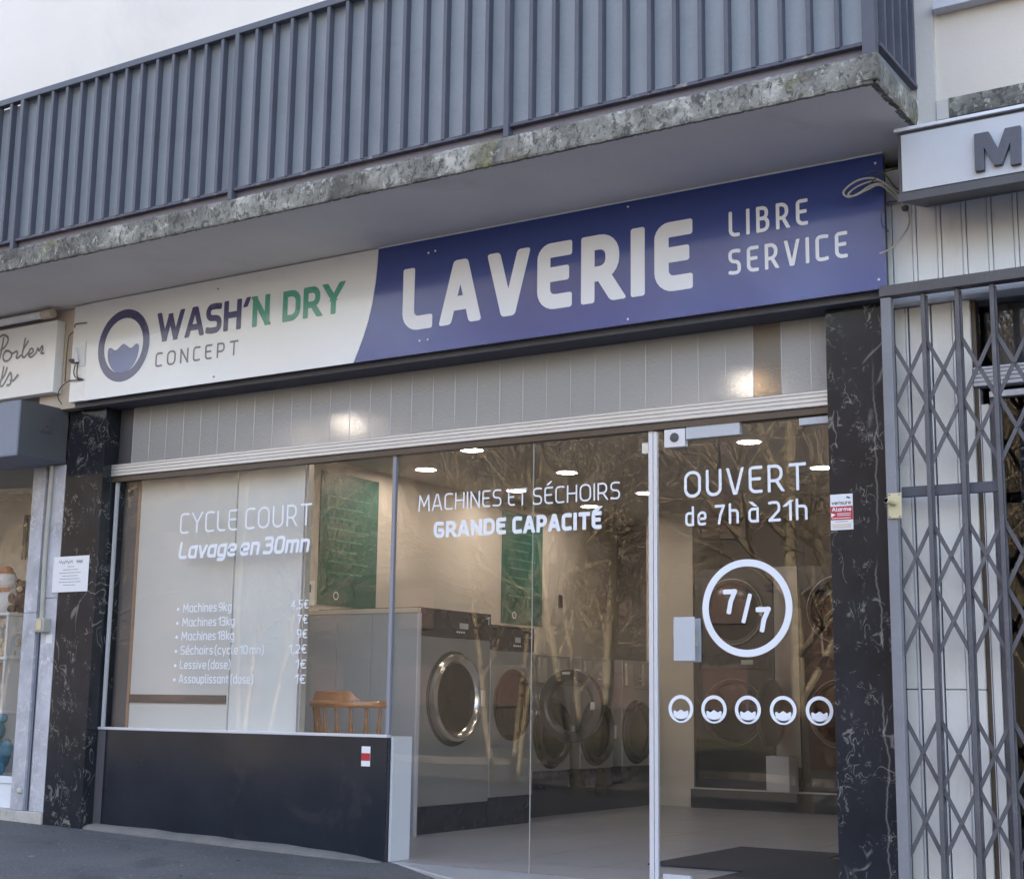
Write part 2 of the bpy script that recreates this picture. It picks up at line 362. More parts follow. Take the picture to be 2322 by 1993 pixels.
# ------------------------------------------------------------------ stroke lettering
GL = {
 'A': (.60, [[(0, 0), (.25, 1)], [(.35, 1), (.60, 0)], [(.10, .27), (.50, .27)]]),
 'B': (.52, [[(0, 0), (0, 1)], [(0, 1), (.46, 1, .2), (.46, .53, .2), (.02, .53)], [(.06, .53), (.52, .53, .22), (.52, 0, .22), (0, 0)]]),
 'C': (.47, [[(.47, .98), (.34, 1, .1), (0, 1, .36), (0, 0, .36), (.34, 0, .1), (.47, .02)]]),
 'D': (.54, [[(0, 0), (0, 1)], [(0, 0), (.54, 0, .34), (.54, 1, .34), (0, 1)]]),
 'E': (.44, [[(.44, 1), (0, 1, .12), (0, 0, .24), (.44, 0)], [(.04, .53), (.38, .53)]]),
 'G': (.54, [[(.50, .98), (.34, 1, .1), (0, 1, .36), (0, 0, .36), (.54, 0, .12), (.54, .47, .05), (.30, .47)]]),
 'H': (.54, [[(0, 0), (0, 1)], [(.54, 0), (.54, 1)], [(.02, .52), (.52, .52)]]),
 'I': (.0, [[(0, 0), (0, 1)]]),
 'L': (.42, [[(0, 1), (0, 0, .24), (.42, 0)]]),
 'M': (.70, [[(0, 0), (.06, 1)], [(.06, 1), (.35, .32)], [(.35, .32), (.64, 1)], [(.64, 1), (.70, 0)]]),
 'N': (.54, [[(0, 0), (0, 1)], [(0, 1), (.54, 0)], [(.54, 0), (.54, 1)]]),
 'O': (.60, [['c', (0, 0, .3), (.60, 0, .3), (.60, 1, .3), (0, 1, .3)]]),
 'P': (.50, [[(0, 0), (0, 1)], [(0, 1), (.50, 1, .26), (.50, .40, .26), (.02, .40)]]),
 'R': (.52, [[(0, 0), (0, 1)], [(0, 1), (.48, 1, .26), (.48, .40, .26), (.02, .40)], [(.28, .40), (.52, 0)]]),
 'S': (.48, [[(.46, .98), (.34, 1, .1), (0, 1, .24), (0, .54, .22), (.48, .48, .22), (.48, 0, .24), (.14, 0, .1), (0, .03)]]),
 'T': (.56, [[(0, 1), (.56, 1)], [(.28, .98), (.28, 0)]]),
 'U': (.54, [[(0, 1), (0, 0, .27), (.54, 0, .27), (.54, 1)]]),
 'V': (.58, [[(0, 1), (.25, 0)], [(.33, 0), (.58, 1)]]),
 'W': (.98, [[(0, 1), (.24, 0)], [(.26, 0), (.48, .90)], [(.50, .90), (.72, 0)], [(.74, 0), (.98, 1)]]),
 'Y': (.58, [[(0, 1), (.27, .52)], [(.31, .52), (.58, 1)], [(.29, .42), (.29, 0)]]),
 'a': (.42, [[(.42, .70), (0, .70, .2), (0, 0, .2), (.42, 0)], [(.42, .72), (.42, 0)]]),
 'c': (.36, [[(.36, .69), (.26, .70, .1), (0, .70, .24), (0, 0, .24), (.26, 0, .1), (.36, .01)]]),
 'd': (.42, [[(.42, .70), (0, .70, .2), (0, 0, .2), (.42, 0)], [(.42, 1.05), (.42, .0)]]),
 'e': (.42, [[(.06, .33), (.42, .33, .04), (.42, .70, .22), (0, .70, .22), (0, 0, .24), (.28, 0, .1), (.38, .02)]]),
 'g': (.42, [[(.42, .70), (0, .70, .2), (0, 0, .2), (.42, 0)], [(.42, .72), (.42, -.28, .16), (.05, -.28)]]),
 'h': (.40, [[(0, 1.05), (0, 0)], [(.02, .70), (.40, .70, .2), (.40, 0)]]),
 'i': (.0, [[(0, .70), (0, 0)], [(0, .96), (0, 1.0)]]),
 'k': (.36, [[(0, 1.05), (0, 0)], [(.34, .70), (.02, .32)], [(.10, .40), (.36, 0)]]),
 'l': (.10, [[(0, 1.05), (0, 0, .1), (.10, 0)]]),
 'm': (.66, [[(0, .70), (0, 0)], [(.02, .70), (.33, .70, .15), (.33, 0)], [(.35, .70), (.66, .70, .15), (.66, 0)]]),
 'n': (.40, [[(0, .70), (0, 0)], [(.02, .70), (.40, .70, .18), (.40, 0)]]),
 'o': (.42, [['c', (0, 0, .2), (.42, 0, .2), (.42, .70, .2), (0, .70, .2)]]),
 'p': (.42, [[(0, .70), (0, -.28)], [(0, 0), (.42, 0, .2), (.42, .70, .2), (0, .70)]]),
 'r': (.24, [[(0, .70), (0, 0)], [(.02, .66), (.10, .70, .1), (.24, .70)]]),
 's': (.34, [[(.32, .69), (.22, .70, .1), (0, .70, .17), (0, .37, .16), (.34, .33, .16), (.34, 0, .17), (.1, 0, .1), (0, .02)]]),
 't': (.24, [[(.06, .92), (.06, 0, .14), (.24, 0)], [(0, .70), (.24, .70)]]),
 'u': (.40, [[(0, .70), (0, 0, .18), (.38, 0)], [(.40, .70), (.40, 0)]]),
 'v': (.40, [[(0, .70), (.20, 0)], [(.20, 0), (.40, .70)]]),
 'y': (.40, [[(0, .70), (.20, 0)], [(.40, .70), (.14, -.28)]]),
 '0': (.46, [['c', (0, 0, .23), (.46, 0, .23), (.46, 1, .23), (0, 1, .23)]]),
 '1': (.20, [[(0, .80), (.20, 1)], [(.20, 1), (.20, 0)]]),
 '2': (.44, [[(0, .97), (.1, 1, .1), (.42, 1, .22), (.42, .55, .12), (0, 0)], [(0, 0), (.44, 0)]]),
 '3': (.44, [[(0, .98), (.10, 1, .1), (.42, 1, .2), (.42, .53, .18), (.12, .53)], [(.16, .53), (.44, .53, .2), (.44, 0, .22), (.1, 0, .1), (0, .02)]]),
 '4': (.46, [[(.34, 0), (.34, 1)], [(.34, 1), (0, .28)], [(0, .28), (.46, .28)]]),
 '5': (.42, [[(.40, 1), (.04, 1)], [(.04, 1), (.03, .56)], [(.03, .56), (.42, .56, .22), (.42, 0, .24), (.1, 0, .1), (0, .02)]]),
 '7': (.42, [[(0, 1), (.42, 1)], [(.42, 1), (.24, .5, .3), (.16, 0)]]),
 '8': (.44, [['c', (.02, .53, .2), (.42, .53, .2), (.42, 1, .2), (.02, 1, .2)], ['c', (0, 0, .22), (.44, 0, .22), (.44, .53, .2), (0, .53, .2)]]),
 '9': (.44, [['c', (0, .42, .2), (.44, .42, .2), (.44, 1, .2), (0, 1, .2)], [(.44, .8), (.44, .2, .2), (.16, 0)]]),
 '€': (.48, [[(.48, .96), (.40, 1, .1), (.12, 1, .3), (.12, 0, .3), (.40, 0, .1), (.48, .04)], [(0, .60), (.36, .60)], [(0, .40), (.34, .40)]]),
 '(': (.16, [[(.16, 1.12), (0, .8, .3), (0, .1, .3), (.16, -.2)]]),
 ')': (.16, [[(0, 1.12), (.16, .8, .3), (.16, .1, .3), (0, -.2)]]),
 ',': (.06, [[(.06, .04), (0, -.18)]]),
 "'": (.08, [[(.08, 1.0), (.0, .68)]]),
}
GL['É'] = (GL['E'][0], GL['E'][1]+[[(.18, 1.22), (.32, 1.36)]])
GL['é'] = (GL['e'][0], GL['e'][1]+[[(.20, .92), (.32, 1.06)]])
GL['à'] = (GL['a'][0], GL['a'][1]+[[(.12, 1.06), (.26, .92)]])
def fillet(pts, closed, sx, sz, hw):
    P = [(p[0]*sx, p[1]*sz, (p[2]*sz if len(p) > 2 else 0)) for p in pts]; k = len(P); out = []
    for i, (x, y, r_) in enumerate(P):
        if r_ == 0 or (not closed and i in (0, k-1)): out.append(Vector((x, y))); continue
        c = Vector((x, y)); a = Vector(P[i-1][:2]); b_ = Vector(P[(i+1) % k][:2])
        da = (a-c); db = (b_-c); la, lb = da.length, db.length; da.normalize(); db.normalize()
        ang = da.angle(db)
        if ang > math.pi-.02: out.append(c); continue
        r_ = max(r_, hw*1.08)
        ra = P[i-1][2] > 0; rb = P[(i+1) % k][2] > 0
        d = min(r_/math.tan(ang/2), la*(.5 if ra else .98), lb*(.5 if rb else .98)); r_ = d*math.tan(ang/2)
        cen = c+(da+db).normalized()*(r_/math.sin(ang/2))
        s0 = c+da*d-cen; s1 = c+db*d-cen
        a0 = math.atan2(s0.y, s0.x); a1 = math.atan2(s1.y, s1.x); dd = (a1-a0+math.pi) % (2*math.pi)-math.pi
        for q in range(7): t = a0+dd*q/6; out.append(cen+Vector((math.cos(t), math.sin(t)))*r_)
    res = [out[0]]
    for p in out[1:]:
        if (p-res[-1]).length > 1e-5: res.append(p)
    return res
def ribbon(mb, pts, hw, y, closed=False, cap=.6, org=(0, 0), plane='xz', shear=0):
    k = len(pts); L = []; Rr = []
    for i, p in enumerate(pts):
        a = pts[i-1] if (i > 0 or closed) else None; b_ = pts[(i+1) % k] if (i < k-1 or closed) else None
        d1 = (p-a).normalized() if a is not None else None; d2 = (b_-p).normalized() if b_ is not None else None
        if d1 is None: d1 = d2
        if d2 is None: d2 = d1
        n1 = Vector((-d1.y, d1.x)); n2 = Vector((-d2.y, d2.x)); nn = (n1+n2)
        nn = nn.normalized() if nn.length > 1e-6 else n1
        s_ = hw/max(.5, nn.dot(n1)); L.append(p+nn*s_); Rr.append(p-nn*s_)
    def P3(q):
        x = org[0]+q.x+shear*q.y; z = org[1]+q.y
        return (x, y, z) if plane == 'xz' else (y, x, z)
    vs_ = [P3(q) for q in L]+[P3(q) for q in Rr]
    fs = [(i, (i+1) % k, (i+1) % k+k, i+k) for i in range(k if closed else k-1)]
    mb.add(vs_, fs)
    if not closed and cap > 0:
        for e, (p, q) in enumerate(((pts[0], pts[1]), (pts[-1], pts[-2]))):
            d = (p-q).normalized(); nn = Vector((-d.y, d.x)); rr = hw*cap; fan = [p+nn*hw]
            for sgn in (1, -1):
                c = p+d*(hw-rr)+nn*(hw-rr)*sgn
                for t in range(5):
                    th = (t if sgn == 1 else 4-t)*math.pi/8
                    fan.append(c+(nn*sgn*math.cos(th)+d*math.sin(th))*rr)
            fan.append(p-nn*hw)
            mb.add([P3(f_) for f_ in fan], [tuple(range(len(fan)))])
def text_mb(mb, s, x0, x1, z0, h, wt, y, dy=-.00025, gap=.2, shear=0, cap=.6, plane='xz'):
    sw = wt*h; sz = h-sw; tot = 0; fixed = 0
    for i, ch in enumerate(s):
        if ch == ' ': fixed += h*.30; continue
        tot += GL[ch][0]; fixed += sw
        if i < len(s)-1 and s[i+1] != ' ': fixed += gap*h
    if len(s) == 1 and ch == 'I': sx = 1
    else: sx = (x1-x0-fixed)/max(tot, 1e-6)
    x = x0; kk = 0
    for i, ch in enumerate(s):
        if ch == ' ': x += h*.30; continue
        wd, strokes = GL[ch]
        for st in strokes:
            closed = st[0] == 'c'; pts = st[1:] if closed else st
            pl = fillet(pts, closed, sx, sz, sw/2)
            kk += 1
            if len(pl) == 2 and not closed and abs(pl[0].x-pl[1].x) > .03*h and abs(pl[0].y-pl[1].y) > .1*h:
                a_, c_ = (pl[0], pl[1]) if pl[0].y > pl[1].y else (pl[1], pl[0])
                dv = a_-c_; hx = sw/2*dv.length/abs(dv.y); ex = dv*(sw/2/abs(dv.y)); a_ = a_+ex; c_ = c_-ex
                rc = min(.22*sw, hx*.6); u_ = dv.normalized(); q_ = []
                for (px_, py_), s1, s2 in (((c_.x-hx, c_.y), 1, 0), ((c_.x+hx, c_.y), 1, 1), ((a_.x+hx, a_.y), -1, 1), ((a_.x-hx, a_.y), -1, 0)):
                    P0 = Vector((px_, py_)); inx = Vector((1 if s2 == 0 else -1, 0)); al = u_*s1
                    A_, B_ = P0+inx*rc, P0+al*rc
                    q_ += [B_, P0+(inx+al)*rc*.28, A_] if (s2 == 0) == (s1 == 1) else [A_, P0+(inx+al)*rc*.28, B_]
                yy = y+dy*(kk % 4); P_ = []
                for z_ in q_:
                    X_ = x+sw/2+z_.x+shear*z_.y; Z_ = z0+sw/2+z_.y; P_.append((X_, yy, Z_) if plane == 'xz' else (yy, X_, Z_))
                mb.add(P_, [tuple(range(len(P_)))]); continue
            ribbon(mb, pl, sw/2, y+dy*(kk % 4), closed, cap, (x+sw/2, z0+sw/2), plane, shear)
        x += wd*sx+sw+(gap*h if (i < len(s)-1 and s[i+1] != ' ') else 0)
    return mb
def lettering(s, x0, x1, z0, h, wt, y, m, parent, name='lettering', **kw):
    mb = MB(); text_mb(mb, s, x0, x1, z0, h, wt, y, **kw); o = build_flat(mb, name, m, parent)
    o['label'] = ('lettering reading ' + s); return o
def build_flat(mb, name, m, parent):
    me = bpy.data.meshes.new(name); me.from_pydata(mb.v, [], mb.f); me.update()
    me.materials.append(M[m] if isinstance(m, str) else m)
    o = bpy.data.objects.new(name, me); col.objects.link(o)
    if parent is not None: o.parent = parent; o.location = -world_loc(parent)
    return o
def curve_pts(pts, sub=6):
    P = [Vector(p) for p in pts]; out = []
    for i in range(len(P)-1):
        p0 = P[max(i-1, 0)]; p1 = P[i]; p2 = P[i+1]; p3 = P[min(i+2, len(P)-1)]
        for q in range(sub):
            t = q/sub
            out.append(.5*((2*p1)+(-p0+p2)*t+(2*p0-5*p1+4*p2-p3)*t*t+(-p0+3*p1-3*p2+p3)*t**3))
    out.append(P[-1]); return out
def ring_mb(mb, cx, cz, rx, rz, w_, y, seg=56):
    v_ = []; f_ = []
    for j in range(seg):
        t = 2*math.pi*j/seg; v_ += [(cx+rx*math.cos(t), y, cz+rz*math.sin(t)), (cx+(rx-w_)*math.cos(t), y, cz+(rz-w_)*math.sin(t))]
    for j in range(seg): a = 2*j; b_ = 2*((j+1) % seg); f_.append((a, b_, b_+1, a+1))
    mb.add(v_, f_); return mb
def wave_mb(mb, cx, cz, r_, y):               # bowl of water with two small crests
    pts = []
    for q in range(25):
        t = math.pi+math.pi*q/24*1.0
        pts.append((cx+r_*math.cos(t), cz+r_*1.05*math.sin(t)))
    top = [(1.0, .10), (.93, .22), (.78, .22), (.55, .06), (.38, .10), (.15, .26), (0, .33), (-.15, .26), (-.38, .10), (-.55, .06), (-.78, .22), (-.93, .22), (-1.0, .10)]
    pts += [(cx+r_*a, cz+r_*b_) for a, b_ in top]
    k = len(pts); mb.add([(cx, y, cz-.3*r_)]+[(x, y, z) for x, z in pts], [(0, i+1, (i+1) % k+1) for i in range(k)]); return mb

# ================================================================== GROUND
def zg(x, y):
    xx = max(-14, min(6, x)); return -.0255*(xx+5.4)+.03*max(y, -9.0)
xs = [-90, -14]+[-14+i for i in range(1, 20)]+[6, 60]; ys = [0.0, -1.5, -3, -6, -9]
g = MB(); 
for y in ys:
    for x in xs: g.v.append((x, y, zg(x, y)))
g.f = [(j*len(xs)+i, j*len(xs)+i+1, (j+1)*len(xs)+i+1, (j+1)*len(xs)+i) for j in range(len(ys)-1) for i in range(len(xs)-1)]
struct(build(g, 'pavement', 'asphalt'))
def strip(name, m, y0, y1, dz, kind=True, xs=xs):
    s = MB(); s.v = [(x, y, zg(x, -9)+dz) for y in (y0, y1) for x in xs]
    k = len(xs); s.f = [(i, i+1, k+i+1, k+i) for i in range(k-1)]
    o = build(s, name, m); struct(o); return o
strip('road', 'road', -9.15, -16.0, -.12)
for nm, y0, y1 in (('kerb', -9.0, -9.15), ('kerb', -16.0, -16.15)):
    s = MB(); k = len(xs)
    s.v = [(x, y, zg(x, -9)+dz) for (y, dz) in ((y0, -.16), (y0, .004), (y1, .004), (y1, -.16)) for x in xs]
    s.f = [(r_*k+i, r_*k+i+1, (r_+1)*k+i+1, (r_+1)*k+i) for r_ in range(3) for i in range(k-1)]
    struct(build(s, nm, 'kerb'))
strip('grass_verge', 'grass', -16.15, -60, -.01)
xs2 = [-300, -14, 6, 300]
strip('far_ground', 'grass', -60, -300, -.01, xs=xs2)
s = MB(); s.v = [(-5.375, .0, 0), (-5.30, -.03, 0), (-4.6, -.46, 0), (-3.5, -.62, 0), (-2.2, -.66, 0), (-2.2, .0, 0)]
s.v += [(x, y, -.12) for x, y, z in s.v]; s.f = [(0, 5, 4, 3, 2, 1), (0, 1, 7, 6), (1, 2, 8, 7), (2, 3, 9, 8), (3, 4, 10, 9), (4, 5, 11, 10)]
struct(build(s, 'door_threshold', 'tile', bevel=.006))
# fillet of concrete along the foot of the knee wall
s = MB(); k = 14; prof = [(-.02, .05), (-.06, .048), (-.10, .036), (-.13, .012), (-.14, -.03)]
for i in range(k+1):
    x = -8.02+i*(2.62/k); wob = .004*math.sin(i*2.1); sh = min(1, i/1.2)*min(1, (k-i+.5)/3)
    for py, pz in prof: s.v.append((x, -.03+(py+.02)*(.45+.55*sh)*.8, zg(x, -.05)+pz*sh*.75+wob))
s.f = [(i*5+j, i*5+j+1, (i+1)*5+j+1, (i+1)*5+j) for i in range(k) for j in range(4)]
struct(build(s, 'concrete_fillet', 'concrete', smooth=True))

lt = MB()
for i in range(170):
    x = random.uniform(-9.2, -4.2); t_ = random.random()**2.2; y = -.16-t_*1.6
    if x > -5.3: y -= .5
    z = zg(x, y)+.002; a = random.uniform(0, 6.28); L = random.uniform(.004, .016); w2 = L*random.uniform(.25, .6); h_ = random.uniform(.001, .006)
    ca, sa = math.cos(a), math.sin(a)
    lt.add([(x-ca*L, y-sa*L, z), (x+sa*w2, y-ca*w2, z+h_), (x+ca*L, y+sa*L, z), (x-sa*w2, y+ca*w2, z+h_*.5)], [(0, 1, 2, 3)])
struct(build_flat(lt, 'leaf_litter', 'concrete', None))['kind'] = 'stuff'
# ================================================================== BUILDING SHELL
B = thing('apartment_building', 'white rendered building above the laundry, with flat plaster soffit and weathered concrete edge', 'building', (-5, 0, 0))
bx('upper_wall', 'render_white', B, -26, -1.955, -.48, .4, 3.824, 7.5)
tag(bx('upper_wall', 'render_pink', B, -1.865, 14, -.47, .4, 3.80, 7.5), 'pinkish rendered wall on the right')
tag(bx('wall_pilaster', 'render_grey', B, -1.955, -1.865, -.492, .4, 3.70, 7.5), 'grey plaster strip beside the balcony')
bx('flat_roof', 'far_roof', B, -26.2, 14.2, -.6, 12, 7.5, 7.7)
bx('back_wall', 'render_white', B, -26, 14, 6.8, 7.2, -.5, 7.5)
bx('side_wall', 'render_white', B, -26, -25.6, -.12, 6.8, -.5, 7.5)
bx('side_wall', 'render_white', B, 13.6, 14, -.12, 6.8, -.5, 7.5)
bx('soffit', 'soffit', B, -26, -1.955, -.5, 6.8, 3.695, 3.82)
bx('soffit', 'soffit', B, -1.955, 14, -.30, 6.8, 3.66, 3.698)
tag(bx('floor_band', 'mould', B, -1.80, 14, -.505, -.30, 3.70, 3.797), 'mouldy concrete band over the light box sign')
tag(bx('floor_band', 'render_grey', B, -1.862, -1.803, -.50, -.30, 3.70, 3.797), 'patched plaster end of the band')
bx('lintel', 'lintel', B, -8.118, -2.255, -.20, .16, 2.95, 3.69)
bx('lintel', 'beige_plaster', B, -8.50, -8.121, -.20, .16, 2.955, 3.69)
bx('lintel', 'beige_plaster', B, -26, -8.503, -.10, .16, 2.62, 3.69)
bx('lintel', 'white_paint', B, -2.25, 14, -.10, .16, 2.935, 3.655)
# window at upper right
W_ = bx('window', 'render_white', B, -1.80, .2, -.45, -.44, 4.315, 5.4)
bx('sill', 'steel_plate', W_, -1.852, .25, -.545, -.471, 4.245, 4.29, .003)
bx('frame', 'white_paint', W_, -1.80, .2, -.50, -.471, 4.30, 4.36)
bx('pane', 'pane_dark', W_, -1.78, .18, -.478, -.473, 4.36, 5.4)

# ---------------- balcony
BAL = thing('balcony', 'long first floor balcony with grey blue sheet railing and mouldy slab edge above the sign', 'balcony', (-5, -.8, 3.7))
XL, XR, YF = -11.75, -1.975, -1.085
s = bmesh.new()
sl_ = MB().box(-11.9, XR, YF, -.5, 3.69, 3.822)
slab = build(sl_, 'slab', 'soffit', BAL, .006)
ed = MB()                                       # weathered edge skin: rough broken profile in front of the slab
nx = 420; rows = [3.688, 3.70, 3.735, 3.775, 3.81, 3.826]
for i in range(nx+1):
    x = -11.9+(XR+11.9)*i/nx
    for j, z in enumerate(rows):
        ed.v.append((x, YF-.012-random.uniform(0, .004)-(.005 if 0 < j < 5 else 0), z+(random.uniform(-.0025, .0015) if j in (0, 5) else 0)))
ed.f = [(i*6+j, (i+1)*6+j, (i+1)*6+j+1, i*6+j+1) for i in range(nx) for j in range(5)]
nf = len(ed.v)
for i in range(nx+1): ed.v += [(-11.9+(XR+11.9)*i/nx, YF+.02, 3.6905), (-11.9+(XR+11.9)*i/nx, YF+.05, 3.8265)]
ed.f += [(nf+2*i, nf+2*i+2, (i+1)*6, i*6) for i in range(nx)]+[(i*6+5, (i+1)*6+5, nf+2*i+3, nf+2*i+1) for i in range(nx)]
build(ed, 'slab_edge', 'mould', BAL)
e2 = MB(); ny = 30
for i in range(ny+1):
    y = YF-.015+(-.495-YF+.015)*i/ny
    for j, z in enumerate(rows): e2.v.append((XR+.012+random.uniform(0, .006)+(.005 if 0 < j < 5 else 0), y, z+(random.uniform(-.002, .0015) if j in (0, 5) else 0)))
e2.f = [(i*6+j, (i+1)*6+j, (i+1)*6+j+1, i*6+j+1) for i in range(ny) for j in range(5)]
nf = len(e2.v)
for i in range(ny+1):
    y = YF-.015+(-.495-YF+.015)*i/ny; e2.v += [(XR-.03, y, 3.691), (XR-.04, y, 3.826)]
e2.f += [(nf+2*i, nf+2*i+2, (i+1)*6, i*6) for i in range(ny)]+[(i*6+5, (i+1)*6+5, nf+2*i+3, nf+2*i+1) for i in range(ny)]
build(e2, 'slab_edge', 'mould', BAL)
tag(bx('broken_corner', 'mould', BAL, XR-.055, XR+.028, YF-.03, YF+.03, 3.70, 3.83, .012), 'cracked concrete lump at the balcony corner')
for i in range(5):
    x1 = -2.025-i*1.935; x0 = max(-11.75, x1-1.933)
    bx('panel', 'sheet', BAL, x0+.002, x1-.002, -1.035, -1.030, 3.90, 4.925 if x1 > -7 else 4.874)
bx('upstand', 'upstand', BAL, XL, XR-.04, -1.050, -1.036, 3.826, 3.905)
bx('top_rail', 'rail', BAL, XL, XR, -1.10, -1.05, 4.872, 4.915, .004)
bx('bottom_rail', 'rail_worn', BAL, XL, XR, -1.088, -1.052, 3.882, 3.902, .003)
p0 = bx('post', 'rail', BAL, -2.02, -1.96, -1.10, -1.045, 3.81, 4.90, .004)
for i in range(1, 6):
    x = -2.0-1.9325*i
    bx('post', 'rail', BAL, x-.016, x+.016, -1.10, -1.052, 3.826, 4.875, .003)
bb = None
for i in range(71):
    x = -2.1375-.13755*i
    if x < XL: break
    if min(abs(x-(-2.0-1.9325*q)) for q in range(6)) < .03: continue
    if bb is None: x00 = x; bb = bx('baluster', 'rail', BAL, x-.0115, x+.0115, -1.094, -1.050, 3.895, 4.88, .002)
    else: rep(bb, (x-x00, 0, 0))
# side return
bx('panel', 'sheet', BAL, -2.035, -2.030, -1.04, -.50, 3.90, 4.86)
bx('top_rail', 'rail', BAL, -1.985, -1.945, -1.05, -.485, 4.872, 4.915, .004)
bx('bottom_rail', 'rail', BAL, -1.985, -1.950, -1.045, -.485, 3.882, 3.902, .003)
for y in (-.96, -.845, -.73, -.615, -.52): bx('baluster', 'rail', BAL, -1.985, -1.950, y-.009, y+.009, 3.895, 4.88, .002)

# ---------------- pillars
for nm, x0, x1, lab in (('marble_pillar', -8.258, -7.882, 'black veined marble pillar left of the shop window'), ('marble_pillar', -2.582, -2.255, 'black veined marble pillar between the glass door and the folding gate')):
    P = thing(nm, lab, 'pillar', ((x0+x1)/2, 0, 0), 'black marble pillars of the shopfront')
    z = -.14
    cuts = [(-.14, 2.948)] if x0 < -5 else [(-.14, 2.948)]
    for z0, z1 in cuts: bx('marble_slab', 'black_marble', P, x0, x1, -.12, .10, z0, z1, .002)

# ================================================================== MAIN SIGN
S_ = thing('shop_sign', 'long laundry fascia sign, white left part and blue right part reading LAVERIE', 'sign', (-5, -.23, 2.98))
ys_ = -.25; ZB, ZT = 2.982, 3.688
cv = [(-5.405, 3.688), (-5.408, 3.60), (-5.418, 3.475), (-5.440, 3.34), (-5.465, 3.24), (-5.50, 3.14), (-5.535, 3.06), (-5.573, 2.982)]
build(MB().prism([(-7.98, ZB), (-5.573, ZB)]+[c for c in cv[::-1][1:]]+[(-7.98, ZT)], ys_, ys_+.006), 'white_panel', 'sign_white', S_)
build(MB().prism([(-5.570, ZB), (-2.212, ZB), (-2.212, ZT), (-5.402, ZT)]+[(a+.003, b_) for a, b_ in cv[1:-1]], ys_, ys_+.006), 'blue_panel', 'sign_blue', S_)
bx('sign_frame', 'dark_metal', S_, -7.975, -2.216, ys_+.007, -.203, ZB+.004, ZT-.003)
bx('top_trim', 'white_paint', S_, -5.40, -2.21, ys_-.008, ys_-.001, ZT-.004, ZT+.004)
yp = ys_-.0012
mb = ring_mb(MB(), -7.6095, 3.337, .2525, .2575, .062, yp); build_flat(mb, 'logo_ring', 'print_navy', S_)
build_flat(wave_mb(MB(), -7.6095, 3.300, .153, yp), 'logo_wave', 'print_blue', S_)
lettering('WASH', -7.289, -6.520, 3.317, .207, .205, yp, 'print_navy', S_, shear=.0, cap=.4, gap=.08)
lettering("'", -6.500, -6.450, 3.400, .125, .30, yp, 'print_navy', S_)
lettering('N', -6.424, -6.275, 3.315, .207, .205, yp, 'print_green', S_, cap=.45)
lettering('DRY', -6.165, -5.668, 3.315, .204, .205, yp, 'print_green', S_, cap=.4, gap=.11)
lettering('CONCEPT', -7.290, -6.534, 3.144, .102, .13, yp, 'print_grey', S_, gap=.42)
lettering('LAVERIE', -5.204, -3.268, 3.131, .392, .222, yp, 'vinyl', S_, cap=.34, gap=.15)
lettering('LIBRE', -3.056, -2.613, 3.378, .142, .14, yp, 'vinyl', S_, gap=.26)
lettering('SERVICE', -3.060, -2.406, 3.170, .140, .14, yp, 'vinyl', S_, gap=.24)
for x, z in ((-5.02, 3.60), (-4.97, 3.605), (-5.07, 3.06), (-5.01, 3.06), (-3.66, 3.655), (-3.66, 3.01), (-2.25, 3.64), (-2.25, 3.03), (-6.74, 3.62), (-6.74, 3.02)):
    build(MB().lathe([(.007, 0), (.006, -.004), (.0, -.005)], (x, ys_-.001, z), 'y', 10), 'screw', 'vinyl' if x > -5.5 else 'print_grey', S_, smooth=True)
O_ = thing('old_sign_end', 'older white sign case end with cables and bracket, left of the laundry logo', 'sign', (-8.07, -.23, 2.98))
bx('case', 'sign_white', O_, -8.135, -7.984, ys_+.003, -.203, 2.985, 3.686, .002)
bx('mounting_plate', 'white_paint', O_, -8.045, -7.989, ys_-.006, ys_+.002, 3.236, 3.41)
build(MB().tube([(-8.075, -.275, 3.375), (-8.045, -.275, 3.262)], .014, 10), 'tube_clamp', 'white_paint', O_, smooth=True)
build(MB().tube([(-8.125, -.268, 3.285), (-8.09, -.272, 3.275), (-8.04, -.27, 3.262)], [.012, .018, .012], 8), 'clamp_arm', 'dark_metal', O_, smooth=True)
for pts in ([(-8.075, 3.25), (-8.085, 3.20), (-8.07, 3.165), (-8.03, 3.14), (-7.985, 3.137)], [(-8.05, 3.25), (-8.052, 3.19), (-8.04, 3.155), (-8.0, 3.138)],
            [(-7.99, 3.134), (-8.05, 3.136), (-8.12, 3.139), (-8.20, 3.132), (-8.25, 3.098), (-8.265, 3.039), (-8.221, 2.985)],
            [(-7.99, 3.546), (-8.10, 3.548), (-8.135, 3.515), (-8.19, 3.480), (-8.20, 3.40), (-8.203, 3.30), (-8.202, 3.146)]):
    q = curve_pts([(a, -.262 if a > -8.13 else -.235, b_) for a, b_ in pts]); build(MB().tube(q, .0042, 6), 'cable', 'cable_dark', O_, smooth=True)

# ================================================================== TRANSOM
T_ = thing('transom_window', 'row of narrow pebbled glass strips under the sign with ribbed aluminium rail below', 'window', (-5.2, 0, 2.46))
g0 = bx('glass_strip', 'pebble_dark', T_, -7.860, -7.734, -.003, .003, 2.548, 2.949); g0['label'] = 'dark end strip of glass'
gw = (7.728-2.71)/31
a0 = bx('glass_strip', 'pebble', T_, -7.726, -7.728+gw-.0015, -.003, .003, 2.548, 2.949)
for i in range(1, 31):
    if i == 29: continue
    rep(a0, (gw*i, (i % 2)*.0008, 0))
x = -7.728+gw*29
tag(bx('glass_strip', 'pebble_brown', T_, x+.002, x+gw-.0015, -.003, .003, 2.548, 2.949), 'smoother brownish strip near the right end')
bx('glass_strip', 'pebble', T_, -2.708, -2.584, -.003, .003, 2.548, 2.949)
j0 = bx('joint', 'alu_pale', T_, -7.7294, -7.7268, -.004, .004, 2.548, 2.949)
for i in range(1, 32): rep(j0, (gw*i, 0, 0))
rail = MB()
